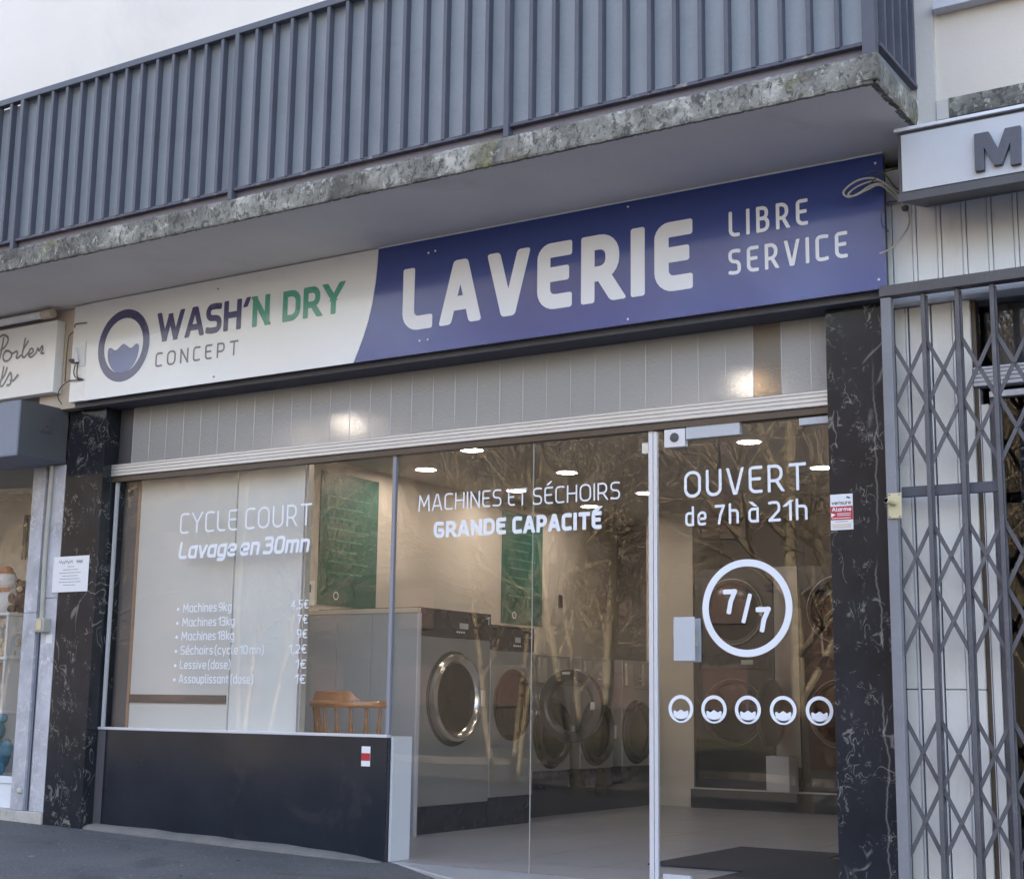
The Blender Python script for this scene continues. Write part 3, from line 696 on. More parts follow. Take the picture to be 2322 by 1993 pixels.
prof = [(.0, 2.462), (-.040, 2.462), (-.046, 2.466), (-.046, 2.481), (-.040, 2.484), (-.040, 2.486), (-.046, 2.489), (-.046, 2.503), (-.040, 2.506), (-.040, 2.508), (-.046, 2.511), (-.046, 2.526), (-.040, 2.529), (-.040, 2.531), (-.046, 2.533), (-.046, 2.543), (-.040, 2.547), (.0, 2.547)]
k = len(prof); rail.v = [(-7.880, y, z) for y, z in prof]+[(-2.584, y, z) for y, z in prof]
rail.f = [(i, (i+1) % k, (i+1) % k+k, i+k) for i in range(k)]+[tuple(range(k)), tuple(range(2*k-1, k-1, -1))]
build(rail, 'ribbed_rail', 'alu', T_)
bx('head_track', 'alu_brown', T_, -7.878, -2.584, -.030, .02, 2.425, 2.460)

# ================================================================== SHOP WINDOW, GLAZING, DOOR
yv = -.0065
V_ = thing('shop_window', 'large clear shop window with white price list lettering and CYCLE COURT', 'window', (-6.6, 0, .73))
bx('pane', 'glass', V_, -7.845, -5.428, -.004, .004, .735, 2.424)
bx('side_profile', 'alu_pale', V_, -7.862, -7.846, -.012, .012, .73, 2.424)
bx('sill_profile', 'alu_pale', V_, -7.878, -5.40, -.026, .014, .716, .734, .002)
lettering('CYCLE', -7.219, -6.700, 2.028, .141, .095, yv, 'vinyl', V_, gap=.18)
lettering('COURT', -6.628, -6.062, 2.028, .143, .095, yv, 'vinyl', V_, gap=.18)
lettering('Lavage en 30mn', -7.222, -6.078, 1.857, .116, .185, yv, 'vinyl', V_, gap=.08, shear=.16)
rows_ = [('Machines 9kg', '4,5€', -7.150, -6.713, -6.206, 1.496), ('Machines 13kg', '7€', -7.150, -6.681, -6.148, 1.402), ('Machines 18kg', '9€', -7.151, -6.679, -6.150, 1.310),
         ('Séchoirs (cycle 10 mn)', '1,2€', -7.153, -6.420, -6.207, 1.216), ('Lessive (dose)', '1€', -7.152, -6.700, -6.148, 1.122), ('Assouplissant (dose)', '1€', -7.155, -6.499, -6.148, 1.029)]
for t1, t2, xa, xb, xp, z in rows_:
    lettering(t1, xa, xb, z+.002, .058, .12, yv, 'vinyl', V_, gap=.14)
    lettering(t2, xp, -6.064, z+.004, .056, .13, yv, 'vinyl', V_, gap=.14)
    o = build_flat(ring_mb(MB(), -7.196, z+.024, .011, .011, .0109, yv, 20), 'bullet', 'vinyl', V_)
G_ = thing('fixed_glazing', 'full height fixed glass pane left of the door reading MACHINES ET SÉCHOIRS', 'window', (-4.5, 0, 0))
bx('mullion', 'mullion', G_, -5.424, -5.400, -.012, .014, .735, 2.424, .002)
bx('pane', 'glass', G_, -5.380, -4.413, -.004, .004, .005, 2.424)
bx('pane', 'glass', G_, -4.408, -3.664, -.004, .004, .005, 2.424)
bx('glass_joint', 'plastic_grey', G_, -4.4120, -4.4090, -.0045, .0045, .005, 2.424)
lettering('MACHINES', -5.226, -4.626, 2.064, .101, .10, yv, 'vinyl', G_, gap=.16)
lettering('ET', -4.581, -4.452, 2.061, .099, .10, yv, 'vinyl', G_, gap=.2)
lettering('SÉCHOIRS', -4.410, -3.840, 2.057, .099, .10, yv, 'vinyl', G_, gap=.16)
lettering('GRANDE', -5.108, -4.592, 1.898, .099, .235, yv, 'vinyl', G_, gap=.10, cap=.4)
lettering('CAPACITÉ', -4.549, -3.957, 1.896, .101, .235, yv, 'vinyl', G_, gap=.10, cap=.4)
bx('door_stop_profile', 'alu_pale', G_, -3.660, -3.634, -.012, .012, .005, 2.424, .002)
bx('hinge_patch', 'alu', G_, -3.70, -3.662, -.012, .012, 2.30, 2.36, .002)
D_ = thing('glass_door', 'frameless glass entrance door reading OUVERT de 7h à 21h with a 7/7 ring', 'door', (-3.1, 0, 0))
bx('pane', 'glass', D_, -3.607, -2.600, -.004, .004, .012, 2.414)
bx('edge_profile', 'alu_pale', D_, -3.630, -3.609, -.012, .012, .012, 2.420, .002)
bx('patch_fitting', 'steel_plate', D_, -3.427, -3.110, -.022, .016, 2.357, 2.428, .003)
lk = bx('lock_case', 'alu_pale', D_, -3.556, -3.431, -.026, .016, 2.318, 2.420, .004)
build(MB().lathe([(.026, 0), (.026, -.004), (.018, -.006), (0, -.006)], (-3.493, -.026, 2.372), 'y', 20), 'lock_cylinder', 'dark_metal', lk, smooth=True)
bx('pivot_patch', 'steel_plate', D_, -2.776, -2.602, -.018, .014, 2.376, 2.414, .003)
h1 = bx('push_plate', 'steel_plate', D_, -3.493, -3.369, -.052, -.044, 1.161, 1.392, .002)
bx('spacer', 'alu', h1, -3.39, -3.372, -.044, -.0045, 1.24, 1.30)
tag(bx('push_plate', 'steel_plate', D_, -3.493, -3.377, .040, .050, 1.158, 1.389, .002), 'inner push plate seen through the glass')
bx('floor_patch', 'steel_plate', D_, -3.58, -3.42, -.018, .014, .012, .06, .003)
lettering('OUVERT', -3.446, -2.747, 2.037, .145, .115, yv, 'vinyl', D_, gap=.20)
lettering('de', -3.441, -3.314, 1.882, .103, .135, yv, 'vinyl', D_, gap=.2)
lettering('7h', -3.266, -3.127, 1.882, .106, .135, yv, 'vinyl', D_, gap=.2)
lettering('à', -3.073, -3.013, 1.882, .106, .135, yv, 'vinyl', D_)
lettering('21h', -2.960, -2.744, 1.881, .108, .135, yv, 'vinyl', D_, gap=.2)
build_flat(ring_mb(MB(), -3.090, 1.4355, .2535, .2545, .037, yv, 72), 'ring', 'vinyl', D_)
lettering('7', -3.224, -3.144, 1.405, .130, .20, yv, 'vinyl', D_)
o = build_flat((lambda q: (ribbon(q, [Vector((-3.108, 1.368)), Vector((-3.072, 1.498))], .0115, yv, cap=.6), q)[1])(MB()), 'slash', 'vinyl', D_)
lettering('7', -3.040, -2.957, 1.308, .130, .20, yv, 'vinyl', D_)
for x in (-3.4745, -3.283, -3.092, -2.8985, -2.7045):
    lg = build_flat(ring_mb(MB(), x, .911, .0725, .0725, .0185, yv, 40), 'drum_icon', 'vinyl', D_)
    build_flat(wave_mb(MB(), x, .893, .0435, yv), 'water_icon', 'vinyl', lg)

K_ = thing('knee_wall', 'low dark polished stone wall under the shop window', 'wall', (-6.6, 0, 0))
bx('stone_slab', 'black_slab', K_, -7.800, -5.402, -.022, .015, -.05, .715, .003)
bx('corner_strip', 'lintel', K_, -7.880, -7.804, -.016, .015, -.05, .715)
tag(bx('end_panel', 'white_paint', K_, -5.400, -5.382, .014, .205, .0, .722, .003), 'white end panel of the wall')
bx('inner_leaf', 'board', K_, -7.8, -5.403, .20, .215, .0, .722)
bx('top_board', 'board', K_, -7.8, -5.384, .016, .199, .705, .722)
def sticker(parent, x0, x1, z0, z1, y, big=True):
    h = z1-z0; a = bx('sticker', 'paper', parent, x0, x1, y-.001, y, z0, z1)
    bx('red_band', 'print_red', a, x0+.001, x1-.001, y-.0022, y-.0013, z0+h*.28, z0+h*.66)
    if big:
        q = MB(); text_mb(q, 'verisure', x0+.008, x1-.010, z0+h*.71, h*.105, .15, y-.002, gap=.12); b_ = build_flat(q, 'lettering', 'print_black', a); b_['label'] = 'lettering reading verisure'
        q = MB(); text_mb(q, 'Alarme', x0+.008, x1-.008, z0+h*.52, h*.11, .2, y-.003, gap=.12); b_ = build_flat(q, 'lettering', 'vinyl', a); b_['label'] = 'lettering reading Alarme'
        for zz in (.445, .395, .32):
            bx('small_print', 'vinyl', a, x0+.035 if zz > .35 else x0+.008, x1-.012, y-.0031, y-.0024, z0+h*zz, z0+h*(zz+.018))
        b_ = build_flat(MB().add([(x0+.004, y-.003, z0+h*.48), (x0+.004, y-.003, z0+h*.36), (x0+.028, y-.003, z0+h*.43)], [(0, 1, 2)]), 'arrow', 'vinyl', a)
        b_ = build_flat(MB().add([(x1-.030, y-.003, z0+h*.93), (x1-.012, y-.003, z0+h*.90), (x1-.016, y-.003, z0+h*.86), (x1-.034, y-.003, z0+h*.90)], [(0, 1, 2, 3)]), 'camera_mark', 'print_black', a)
        bx('small_print', 'plastic_grey', a, x0+.025, x1-.025, y-.0031, y-.0024, z0+h*.225, z0+h*.243)
        bx('pale_field', 'alu', a, x0+.008, x1-.012, y-.0025, y-.0013, z0+h*.05, z0+h*.17)
    return a
st = sticker(None, -2.578, -2.461, 1.804, 1.984, -.1222); tag(st, 'white and red alarm sticker on the black marble beside the door', 'sticker')
st = sticker(None, -5.590, -5.524, .545, .662, -.0235, False); tag(st, 'small faded red and white alarm sticker on the dark knee wall', 'sticker')

# ================================================================== INTERIOR
XW, YB, ZC = -7.30, 6.40, 2.78
fl = bx('interior_floor', 'grout', None, -8.25, -2.20, .006, 6.6, -.06, -.004); struct(fl)
tl0 = None
for i in range(9):
    for j in range(11):
        x = -7.28+i*.60; y = .02+j*.60
        if x > -2.3: continue
        if tl0 is None: tl0 = bx('floor_tile', 'tile', fl, x+.002, x+.597, y+.002, y+.597, -.003, 0.0); tx, ty = x, y
        else: rep(tl0, (x-tx, y-ty, 0))
ce = bx('interior_ceiling', 'int_ceil', None, -8.25, -2.20, .30, 6.6, ZC, ZC+.16); struct(ce)
RW = thing('interior_walls', 'beige painted walls inside the laundry behind the glass', 'wall', (-5, 3, 0))
bx('side_wall', 'int_wall', RW, XW-.15, XW, .26, 6.6, 0, ZC)
bx('side_wall', 'int_wall', RW, -2.30, -2.20, .16, 6.6, 0, ZC)
tag(bx('rear_wall', 'int_back', RW, XW, -2.30, 5.95+.45, 6.6, 0, ZC), 'taupe rear wall, its colour darkened to read dim')
tag(bx('wall_pier', 'int_wall', RW, -6.62, -6.12, 5.75, 6.395, .0, ZC), 'pier at the rear between the washers and the dryers')
bx('window_reveal', 'int_wall', RW, -8.25, XW-.15, .26, .40, 0, ZC)
# display boards
BD = thing('window_boards', 'two tall white boards standing behind the price list window', 'panel', (-7, .11, .72))
tag(bx('board', 'board', BD, -7.715, -6.813, .100, .115, .722, 2.445), 'left greyish board')
tag(bx('board', 'board2', BD, -6.805, -6.232, .108, .123, .722, 2.455), 'right bluish board')
bx('wood_edge', 'wood_frame', BD, -7.742, -7.718, .095, .112, .722, 2.445)
bx('end_profile', 'alu_pale', BD, -6.228, -6.212, .09, .135, .722, 2.455)
bx('end_profile', 'plastic_grey', BD, -6.205, -6.19, .10, .15, .722, 2.455)
bx('shelf_strip', 'strip_brown', BD, -7.714, -6.822, .090, .099, .901, .956)
bx('dark_gap_board', 'lintel', BD, -7.90, -7.745, .098, .115, .722, 2.43)  # dark board put in to stand for the dark interior in this gap
# partition
PT = thing('partition', 'grey laminate half height partition with cream capping behind the wooden chair', 'partition', (-6.8, 1.45, 0))
for x0, x1 in ((-7.298, -7.00), (-6.996, -6.675), (-6.671, -6.262)): bx('panel', 'partition', PT, x0, x1, 1.445, 1.47, 0, 1.565)
bx('cap', 'partition_cap', PT, -7.298, -6.258, 1.435, 1.48, 1.566, 1.60, .003)
bx('edge_strip', 'alu_pale', PT, -6.260, -6.248, 1.44, 1.475, 0, 1.565)
# posters
for y0, y1, lab in ((1.555, 2.285, 'green poster above the grey partition'), (4.165, 4.885, 'green poster further back above the washers')):
    P = thing('poster', lab, 'poster', (XW+.01, y0, 1.65), 'green posters on the beige side wall')
    bx('sheet', 'poster', P, XW+.003, XW+.008, y0, y1, 1.655, 2.695)
    for q in range(8):
        bx('text_line', 'poster_lines', P, XW+.0085, XW+.0095, y0+.10, y1-.12-(q % 3)*.07, 2.50-q*.085, 2.515-q*.085)
    mbq = MB(); 
    for t in range(24):
        a = 2*math.pi*t/24; b_ = 2*math.pi*(t+1)/24; c_ = (y0+.22, 1.735)
        mbq.add([(XW+.009, c_[0]+.033*math.cos(a), c_[1]+.033*math.sin(a)), (XW+.009, c_[0]+.033*math.cos(b_), c_[1]+.033*math.sin(b_)), (XW+.009, c_[0]+.024*math.cos(b_), c_[1]+.024*math.sin(b_)), (XW+.009, c_[0]+.024*math.cos(a), c_[1]+.024*math.sin(a))], [(0, 1, 2, 3)])
    build_flat(mbq, 'logo_ring', 'paper', P)
wn = thing('wall_notice', 'small white notice with a dark symbol beside the nearer green poster', 'notice', (XW+.01, 1.45, 1.66))
bx('sheet', 'paper', wn, XW+.003, XW+.006, 1.40, 1.52, 1.64, 1.83)
bx('symbol', 'print_black', wn, XW+.0065, XW+.008, 1.44, 1.475, 1.74, 1.80)
sk = thing('wall_socket', 'small dark switch plate on the beige wall behind the washers', 'switch', (XW+.01, 5.3, 1.9))
bx('plate', 'dark_metal', sk, XW+.002, XW+.012, 5.20, 5.27, 1.86, 1.98, .003)

# machines (front faces +x, local frame: x=0 front, y 0..w)
def washer(name, label, w_, zt, zb, cp, dz, rr, body, ring, depth, num=None, group=None, opened=False, slant=False):
    t = thing(name, label, 'washing machine', (0, 0, 0), group)
    bx('body', body, t, -depth, 0, .004, w_-.004, zb, cp[0]-.002, .006)
    bx('plinth', 'washer_dark', t, -depth+.02, -.012, .006, w_-.006, 0, zb-.002)
    c = bx('control_panel', 'washer_dark' if not slant else body, t, -depth, .004, .004, w_-.004, cp[0], cp[1], .005)
    bx('display', 'lcd', c, .0045, .007, w_*.54, w_*.66, (cp[0]+cp[1])/2-.03, (cp[0]+cp[1])/2+.012)
    if slant:
        for k_ in range(2): bx('key_panel', 'plastic_grey', c, .006, .035, w_*(.06+.55*k_), w_*(.25+.55*k_), cp[0]+.02, cp[1]-.03, .004)
    for q in range(4): bx('button', 'vinyl', c, .0045, .009, w_*.50+q*.03, w_*.50+q*.03+.014, (cp[0]+cp[1])/2-.062, (cp[0]+cp[1])/2-.050)
    if num:
        q = MB(); text_mb(q, num, w_-.075, w_-.035, cp[1]-.085, .06, .14, .0062, dy=.0003, plane='yz'); build_flat(q, 'number', 'vinyl', c)
    yc = w_/2
    rim = MB().lathe([(rr*.80, .012), (rr*.86, .040), (rr*.93, .052), (rr, .040), (rr*1.03, .006)], (0, yc, dz), 'x', 44)
    rim.f = rim.f[:-2]
    dish = MB().lathe([(0, .030), (rr*.45, .027), (rr*.70, .018), (rr*.80, .013)], (0, yc, dz), 'x', 44); dish.f = dish.f[:-1]
    if not opened:
        gk = MB().lathe([(rr*1.10, .001), (rr*1.09, .005), (rr*1.0, .006)], (0, yc-.02, dz-.005), 'x', 44); gk.f = gk.f[:-2]
        build(gk, 'gasket_and_shadow', 'gap', t, smooth=True)  # black seal set off-centre, its dark rim doubling as the door's shadow
        r_ = build(rim, 'door', ring, t, smooth=True)
        build(dish, 'door_glass', 'door_glass', r_, smooth=True)
        bx('handle', 'alu', r_, .045, .065, yc+rr*.86, yc+rr*1.0, dz-.06, dz+.06, .006)
    else:
        pr = MB().lathe([(rr*.98, .003), (rr*.96, .014), (rr*.80, .012), (rr*.76, .006), (0, .005)], (0, yc, dz), 'x', 44); pr.f = pr.f[:-1]
        build(pr, 'drum_opening', 'door_glass', t, smooth=True)
        dm = MB().lathe([(rr*.72, -.035), (rr*.80, -.045), (rr, -.03), (rr*1.03, .0), (rr, .03), (rr*.80, .045), (rr*.72, .035), (rr*.72, -.035)], (rr*1.0+.05, w_+.03, dz), 'y', 44)
        dm.f = dm.f[:-2] if len(dm.f[-1]) > 4 else dm.f
        d_ = build(dm, 'door', ring, t, smooth=True)
        dg = MB().lathe([(0, -.055), (rr*.45, -.045), (rr*.72, -.02), (rr*.73, .0)], (rr*1.0+.05, w_+.03, dz), 'y', 44); dg.f = dg.f[:-1]
        build(dg, 'door_glass', 'glass_dark', d_, smooth=True)
        for zz in (-.06, .06): bx('hinge', 'chrome', d_, .0, .05, w_+.01, w_+.04, dz+zz-.02, dz+zz+.02, .003)
        bx('latch', 'lcd', d_, rr*1.9, rr*2.02, w_-.03, w_-.015, dz-.03, dz+.03)
        bx('plate', 'lcd', d_, rr*.95, rr*1.2, w_-.012, w_-.006, dz+rr*.86, dz+rr*.93)
    return t
grp = 'washing machines in a row along the left wall'
m1 = washer('washing_machine', 'largest washing machine with big chrome ring door next to the partition, number 1', .955, 1.61, .195, (1.405, 1.61), .965, .318, 'washer_body', 'chrome', .95, '1', grp)
m1.location = (-6.29, 1.50, 0)
bx('notice', 'paper', m1, .003, .005, .015, .125, .86, 1.10); tag(m1.children[-1], 'paper notice taped to the front')
m2 = washer('washing_machine', 'tall washing machine with its round door swung open, number 2', .645, 1.535, .22, (1.34, 1.535), .92, .285, 'washer_body', 'ring_dark', .95, '2', grp, opened=True)
m2.location = (-6.29, 2.46, 0)
m3 = washer('washing_machine', 'small low washing machine behind the open round door', .62, 1.345, .372, (1.09, 1.345), .69, .27, 'washer_body', 'ring_dark', .72, None, grp, slant=True)
m3.location = (-6.55, 3.535, 0)
for i, lab in enumerate(('small low washing machine second in the raised row', 'small low washing machine last visible beside the door profile')):
    c = copy_tree(m3); c.location = (-6.55, 3.535+.79*(i+1), 0); c['label'] = lab
bx_ = thing('machine_plinth', 'dark raised base under the small washing machines', 'plinth', (-6.6, 4.6, 0))
bx('base', 'stack_body', bx_, -7.28, -6.552, 3.14, 5.74, .0, .218); bx('filler', 'washer_body', bx_, -7.28, -6.56, 3.14, 3.53, .22, 1.34)

def stack_dryer(name, label, w_, group):
    t = thing(name, label, 'tumble dryer', (0, 0, 0), group)
    bx('body', 'stack_body', t, -.62, 0, .003, w_-.003, .19, 2.22, .006)
    for k_, dz in enumerate((.88, 1.81)):
        rim = MB().lathe([(.262, .006), (.272, .026), (.300, .030), (.312, .004)], (0, w_/2, dz), 'x', 44); rim.f = rim.f[:-2]
        r_ = build(rim, 'door', 'ring_dark' , t, smooth=True)
        build((lambda q: (q.f.pop(), q)[1])(MB().lathe([(0, .05), (.13, .045), (.24, .02), (.262, .008)], (0, w_/2, dz), 'x', 36)), 'door_glass', 'door_glass', r_, smooth=True)
        bx('trim_ring', 'chrome', r_, .02, .032, w_/2+.27, w_/2+.30, dz-.05, dz+.05, .004)
        tr = MB()
        tr.tube([(.028, w_/2+.306*math.cos(a*math.pi/18), dz+.306*math.sin(a*math.pi/18)) for a in range(37)], .006, 6); build(tr, 'chrome_trim', 'chrome', r_, smooth=True)
    c = bx('control_panel', 'washer_dark', t, .001, .012, .05, w_-.05, 1.27, 1.42, .003)
    bx('display', 'lcd', c, .0125, .0145, w_*.6, w_*.75, 1.32, 1.36)
    return t
d1 = stack_dryer('stacked_dryer', 'dark steel stacked dryer against the rear wall seen through the 7/7 ring', .80, 'stacked dryers along the rear wall')
for i, (x, lab) in enumerate(((-6.08, None), (-5.03, 'dark steel stacked dryer at the rear half hidden by the right door edge'), (-4.15, 'dark steel stacked dryer at the rear hidden behind the marble pillar'))):
    o = d1 if i == 0 else copy_tree(d1)
    o.location = (x, 5.70, 0); o.rotation_euler = (0, 0, -math.pi/2)
    if lab: o['label'] = lab
# columns between the dryers + plinth
fp = thing('filler_panels', 'pale filler panel and low dark plinth between the rear dryers', 'panel', (-5, 5.8, 0))
bx('panel', 'washer_body', fp, -5.275, -5.04, 5.71, 6.3, .40, 2.22)
bx('plinth', 'stack_body', fp, -6.115, -3.2, 5.66, 6.39, .0, .184)
bx('plinth_edge', 'alu', fp, -6.115, -3.2, 5.652, 5.66, .172, .186)
od = thing('open_dryer_door', 'round dark dryer door standing open edge on in front of the pale panel', 'door', (-5.19, 5.5, .88))
build(MB().lathe([(0, -.05), (.22, -.045), (.29, -.02), (.31, 0), (.30, .03), (.24, .05), (0, .05)], (-5.21, 5.42, .88), 'x', 36), 'door_disc', 'ring_dark', od, smooth=True)
od.rotation_euler = (0, 0, 0)
pb = thing('steel_pedestal', 'short pale steel pedestal standing below the open dryer door', 'pedestal', (-5.15, 5.5, .18))
bx('box', 'steel_plate', pb, -5.25, -5.03, 5.40, 5.62, .19, .50, .004)

# mats
tag(bx('entrance_mat', 'mat_dark', None, -4.10, -3.38, .83, 2.20, .002, .012), 'dark entrance mat on the tiles further from the door', 'mat', 'dark entrance mats behind the glass door')
tag(bx('entrance_mat', 'mat_dark', None, -3.44, -2.34, .08, 1.72, .0135, .023), 'dark entrance mat right inside the glass door by the pillar', 'mat', 'dark entrance mats behind the glass door')

# chair (captain's chair, back towards the window)
def chair():
    t = thing('captains_chair', 'honey coloured wooden spindle back chair behind the shop window', 'chair', (0, 0, 0))
    def arc(a, r_=.325, cy=.0): return (r_*math.sin(a), cy-r_*.80*math.cos(a))
    path = [arc(R(d)) for d in range(-88, 89, 8)]
    cr = MB(); prof = [(-.032, .882), (.028, .882), (.036, .900), (.030, .926), (-.030, .930), (-.038, .905)]
    for i, (x, y) in enumerate(path):
        d = Vector((math.sin(R(-88+8*i)), -math.cos(R(-88+8*i))))
        for a, z in prof: cr.v.append((x+d.x*a, y+d.y*a, z))
    k_ = len(prof); cr.f = [(i*k_+j, i*k_+(j+1) % k_, (i+1)*k_+(j+1) % k_, (i+1)*k_+j) for i in range(len(path)-1) for j in range(k_)]
    cr.f += [tuple(range(k_)), tuple(range(len(cr.v)-1, len(cr.v)-1-k_, -1))]
    build(cr, 'arm_rail', 'chair_wood', t, .006, True)
    ct = MB()
    for i, dgr in enumerate(range(-46, 47, 4)):
        d = Vector((math.sin(R(dgr)), -math.cos(R(dgr)))); p = Vector(arc(R(dgr))); tp = min(1, (46-abs(dgr))/14)
        for a, z in ((-.026, .925), (.022, .925), (.012, .928+.062*tp), (-.014, .930+.062*tp)): q = p+d*a; ct.v.append((q.x, q.y, z))
    nn = len(ct.v)//4; ct.f = [(i*4+j, i*4+(j+1) % 4, (i+1)*4+(j+1) % 4, (i+1)*4+j) for i in range(nn-1) for j in range(4)]+[(0, 1, 2, 3), (nn*4-1, nn*4-2, nn*4-3, nn*4-4)]
    build(ct, 'crest', 'chair_wood', t, .006, True)
    for dgr in (-80, -56, -33, -11, 11, 33, 56, 80):
        x, y = arc(R(dgr)); xb, yb = x*.80, y*.80+.02
        zs = [.884, .86, .83, .78, .73, .69, .66, .62, .57, .45]; rs = [.011, .014, .010, .013, .019, .013, .019, .013, .011, .013]
        build(MB().tube([(x+(xb-x)*(.884-z)/.434, y+(yb-y)*(.884-z)/.434, z) for z in zs], rs, 10), 'spindle', 'chair_wood', t, smooth=True)
    st_ = MB(); n_ = 28
    prof = [(0, .452), (.85, .450), (1.0, .462), (1.0, .445), (.92, .418), (0, .415)]
    st_.lathe([(a*.25, z) for a, z in prof], (0, .0, 0), 'z', n_); build(st_, 'seat', 'chair_wood', t, smooth=True)
    for sx_ in (-1, 1):
        for sy_ in (-1, 1):
            build(MB().tube([(sx_*(.14+.09*u), sy_*(.14+.09*u), .42-.42*u) for u in (0, .1, .2, .35, .5, .6, .75, .9, 1)], [.014, .019, .015, .021, .024, .018, .022, .017, .013], 10), 'leg', 'chair_wood', t, smooth=True)
    for y in (-.18, .18): build(MB().tube([(-.19, y, .2), (0, y, .2), (.19, y, .2)], [.010, .016, .010], 8), 'stretcher', 'chair_wood', t, smooth=True)
    build(MB().tube([(0, -.18, .2), (0, 0, .2), (0, .18, .2)], [.010, .016, .010], 8), 'stretcher', 'chair_wood', t, smooth=True)
    return t
ch = chair(); ch.location = (-6.365, .86, .004); ch.rotation_euler = (0, 0, R(-4)); ch.scale = (.9, .9, 1)

# downlights
first = None
for x, y, lab in [(-6.85, 2.32, 'lit round downlight above the words MACHINES, nearest the first poster'), (-5.92, 2.98, 'lit round downlight high in the middle pane, above the word SÉCHOIRS'), (-4.07, 2.36, 'lit round downlight above the word OUVERT in the glass door'),
     (-4.03, 3.68, 'lit round downlight at the right edge of the glass door beside the marble pillar'), (-6.83, 3.66, 'lit round downlight behind the word ET on the middle pane'), (-6.76, 4.86, 'lit round downlight behind the accent of CAPACITÉ'),
     (-5.89, 4.31, 'lit round downlight just left of the door edge profile'), (-6.01, 1.73, 'lit round downlight cut by the head of the middle pane'), (-6.09, .39, 'downlight glowing through the left half of the pebbled transom'),
     (-3.28, .54, 'downlight glowing through the right end of the pebbled transom')]:
    if first is None:
        first = thing('downlight', 'round recessed ceiling downlight, lit, over the machines', 'ceiling light', (0, 0, ZC), 'lit round downlights in the laundry ceiling')
        fr = MB().lathe([(.078, -.001), (.084, -.010), (.096, -.008), (.098, -.001)], (0, 0, ZC), 'z', 28); fr.f = fr.f[:-2]
        build(fr, 'rim', 'vinyl', first, smooth=True)
        build(MB().lathe([(0, -.006), (.078, -.006)], (0, 0, ZC), 'z', 28), 'lens', 'lamp', first)
        o = first
    else: o = copy_tree(first)
    o.location = (x, y, ZC); o['label'] = lab

# ================================================================== LEFT NEIGHBOUR SHOP
LS = thing('neighbour_shop_sign', 'white neighbouring shop sign with grey script reading Porter, at the left edge', 'sign', (-9, -.27, 3.06))
bx('board', 'sign_white', LS, -12, -8.272, -.280, -.203, 3.070, 3.600, .004)
yq = -.2815
scr = {'P': [[(-8.847, 3.535), (-8.857, 3.474), (-8.872, 3.386)], [(-8.906, 3.543), (-8.854, 3.559), (-8.803, 3.536), (-8.798, 3.501), (-8.827, 3.465), (-8.868, 3.447)]],
 'o': [[(-8.811, 3.435), (-8.836, 3.404), (-8.828, 3.367), (-8.79, 3.354), (-8.751, 3.375), (-8.746, 3.405), (-8.781, 3.429), (-8.81, 3.43)]],
 'r': [[(-8.746, 3.405), (-8.718, 3.408), (-8.692, 3.416), (-8.678, 3.397), (-8.689, 3.373), (-8.672, 3.363), (-8.641, 3.379)]],
 't': [[(-8.606, 3.5), (-8.621, 3.418), (-8.627, 3.377), (-8.603, 3.36), (-8.573, 3.382), (-8.549, 3.399)], [(-8.573, 3.477), (-8.6, 3.444), (-8.625, 3.413)]],
 'e': [[(-8.546, 3.376), (-8.509, 3.391), (-8.52, 3.415), (-8.548, 3.409), (-8.554, 3.371), (-8.522, 3.354), (-8.476, 3.379)]],
 'r2': [[(-8.476, 3.379), (-8.46, 3.41), (-8.442, 3.391), (-8.417, 3.422), (-8.407, 3.398), (-8.421, 3.372), (-8.394, 3.366)]],
 't2': [[(-8.822, 3.313), (-8.833, 3.247), (-8.848, 3.181), (-8.818, 3.172), (-8.775, 3.223)], [(-8.785, 3.302), (-8.803, 3.254), (-8.841, 3.213)]],
 's': [[(-8.775, 3.223), (-8.742, 3.262), (-8.726, 3.221), (-8.737, 3.175), (-8.769, 3.17)], [(-8.735, 3.204), (-8.70, 3.200), (-8.66, 3.236)]]}
for names, lab in ((('P', 'o', 'r', 't', 'e', 'r2'), 'Porter'), (('t2', 's'), 'ts')):
    q = MB(); kk = 0
    for nme in names:
        for stroke in scr[nme]:
            pl = [Vector((v_.x, v_.z)) for v_ in curve_pts([(a, 0, b_) for a, b_ in stroke], 7)]; kk += 1
            ribbon(q, pl, .0085, yq-.0004*(kk % 5), cap=.9)
    o = build_flat(q, 'lettering', 'print_grey', LS); o['label'] = 'script lettering reading '+lab
GT = thing('sign_lamp_tube', 'white tube shaped lamp housing above the neighbouring shop sign', 'lamp', (-9, -.30, 3.64))
build(MB().tube([(-12, -.305, 3.648), (-8.35, -.305, 3.648)], .028, 14), 'tube', 'white_paint', GT, smooth=True)
build(MB().tube([(-8.40, -.305, 3.646), (-8.295, -.305, 3.646)], .034, 14), 'end_cap', 'beige_plaster', GT, smooth=True)
SB = thing('roller_shutter_box', 'dark grey blue roller shutter box under the neighbouring sign', 'shutter box', (-9, -.3, 2.57))
bx('housing', 'shutter_front', SB, -12, -8.277, -.548, -.122, 2.570, 2.968, .012)
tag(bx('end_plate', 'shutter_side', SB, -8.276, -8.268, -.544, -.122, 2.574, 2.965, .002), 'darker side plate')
kp = bx('key_switch', 'dark_metal', SB, -8.268, -8.262, -.365, -.265, 2.765, 2.865, .002)
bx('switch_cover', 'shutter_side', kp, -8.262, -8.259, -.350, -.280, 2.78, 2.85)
bx('keyhole', 'gap', kp, -8.259, -8.258, -.318, -.308, 2.805, 2.820)
LP = thing('marble_pilaster', 'pale grey marble pilaster with a sunk shutter rail, left of the black pillar', 'pillar', (-8.43, -.1, .1))
bx('marble_slab', 'grey_marble', LP, -8.604, -8.471, -.12, .10, 1.52, 2.568, .002)
bx('marble_slab', 'grey_marble', LP, -8.604, -8.471, -.12, .10, .152, 1.517, .002)
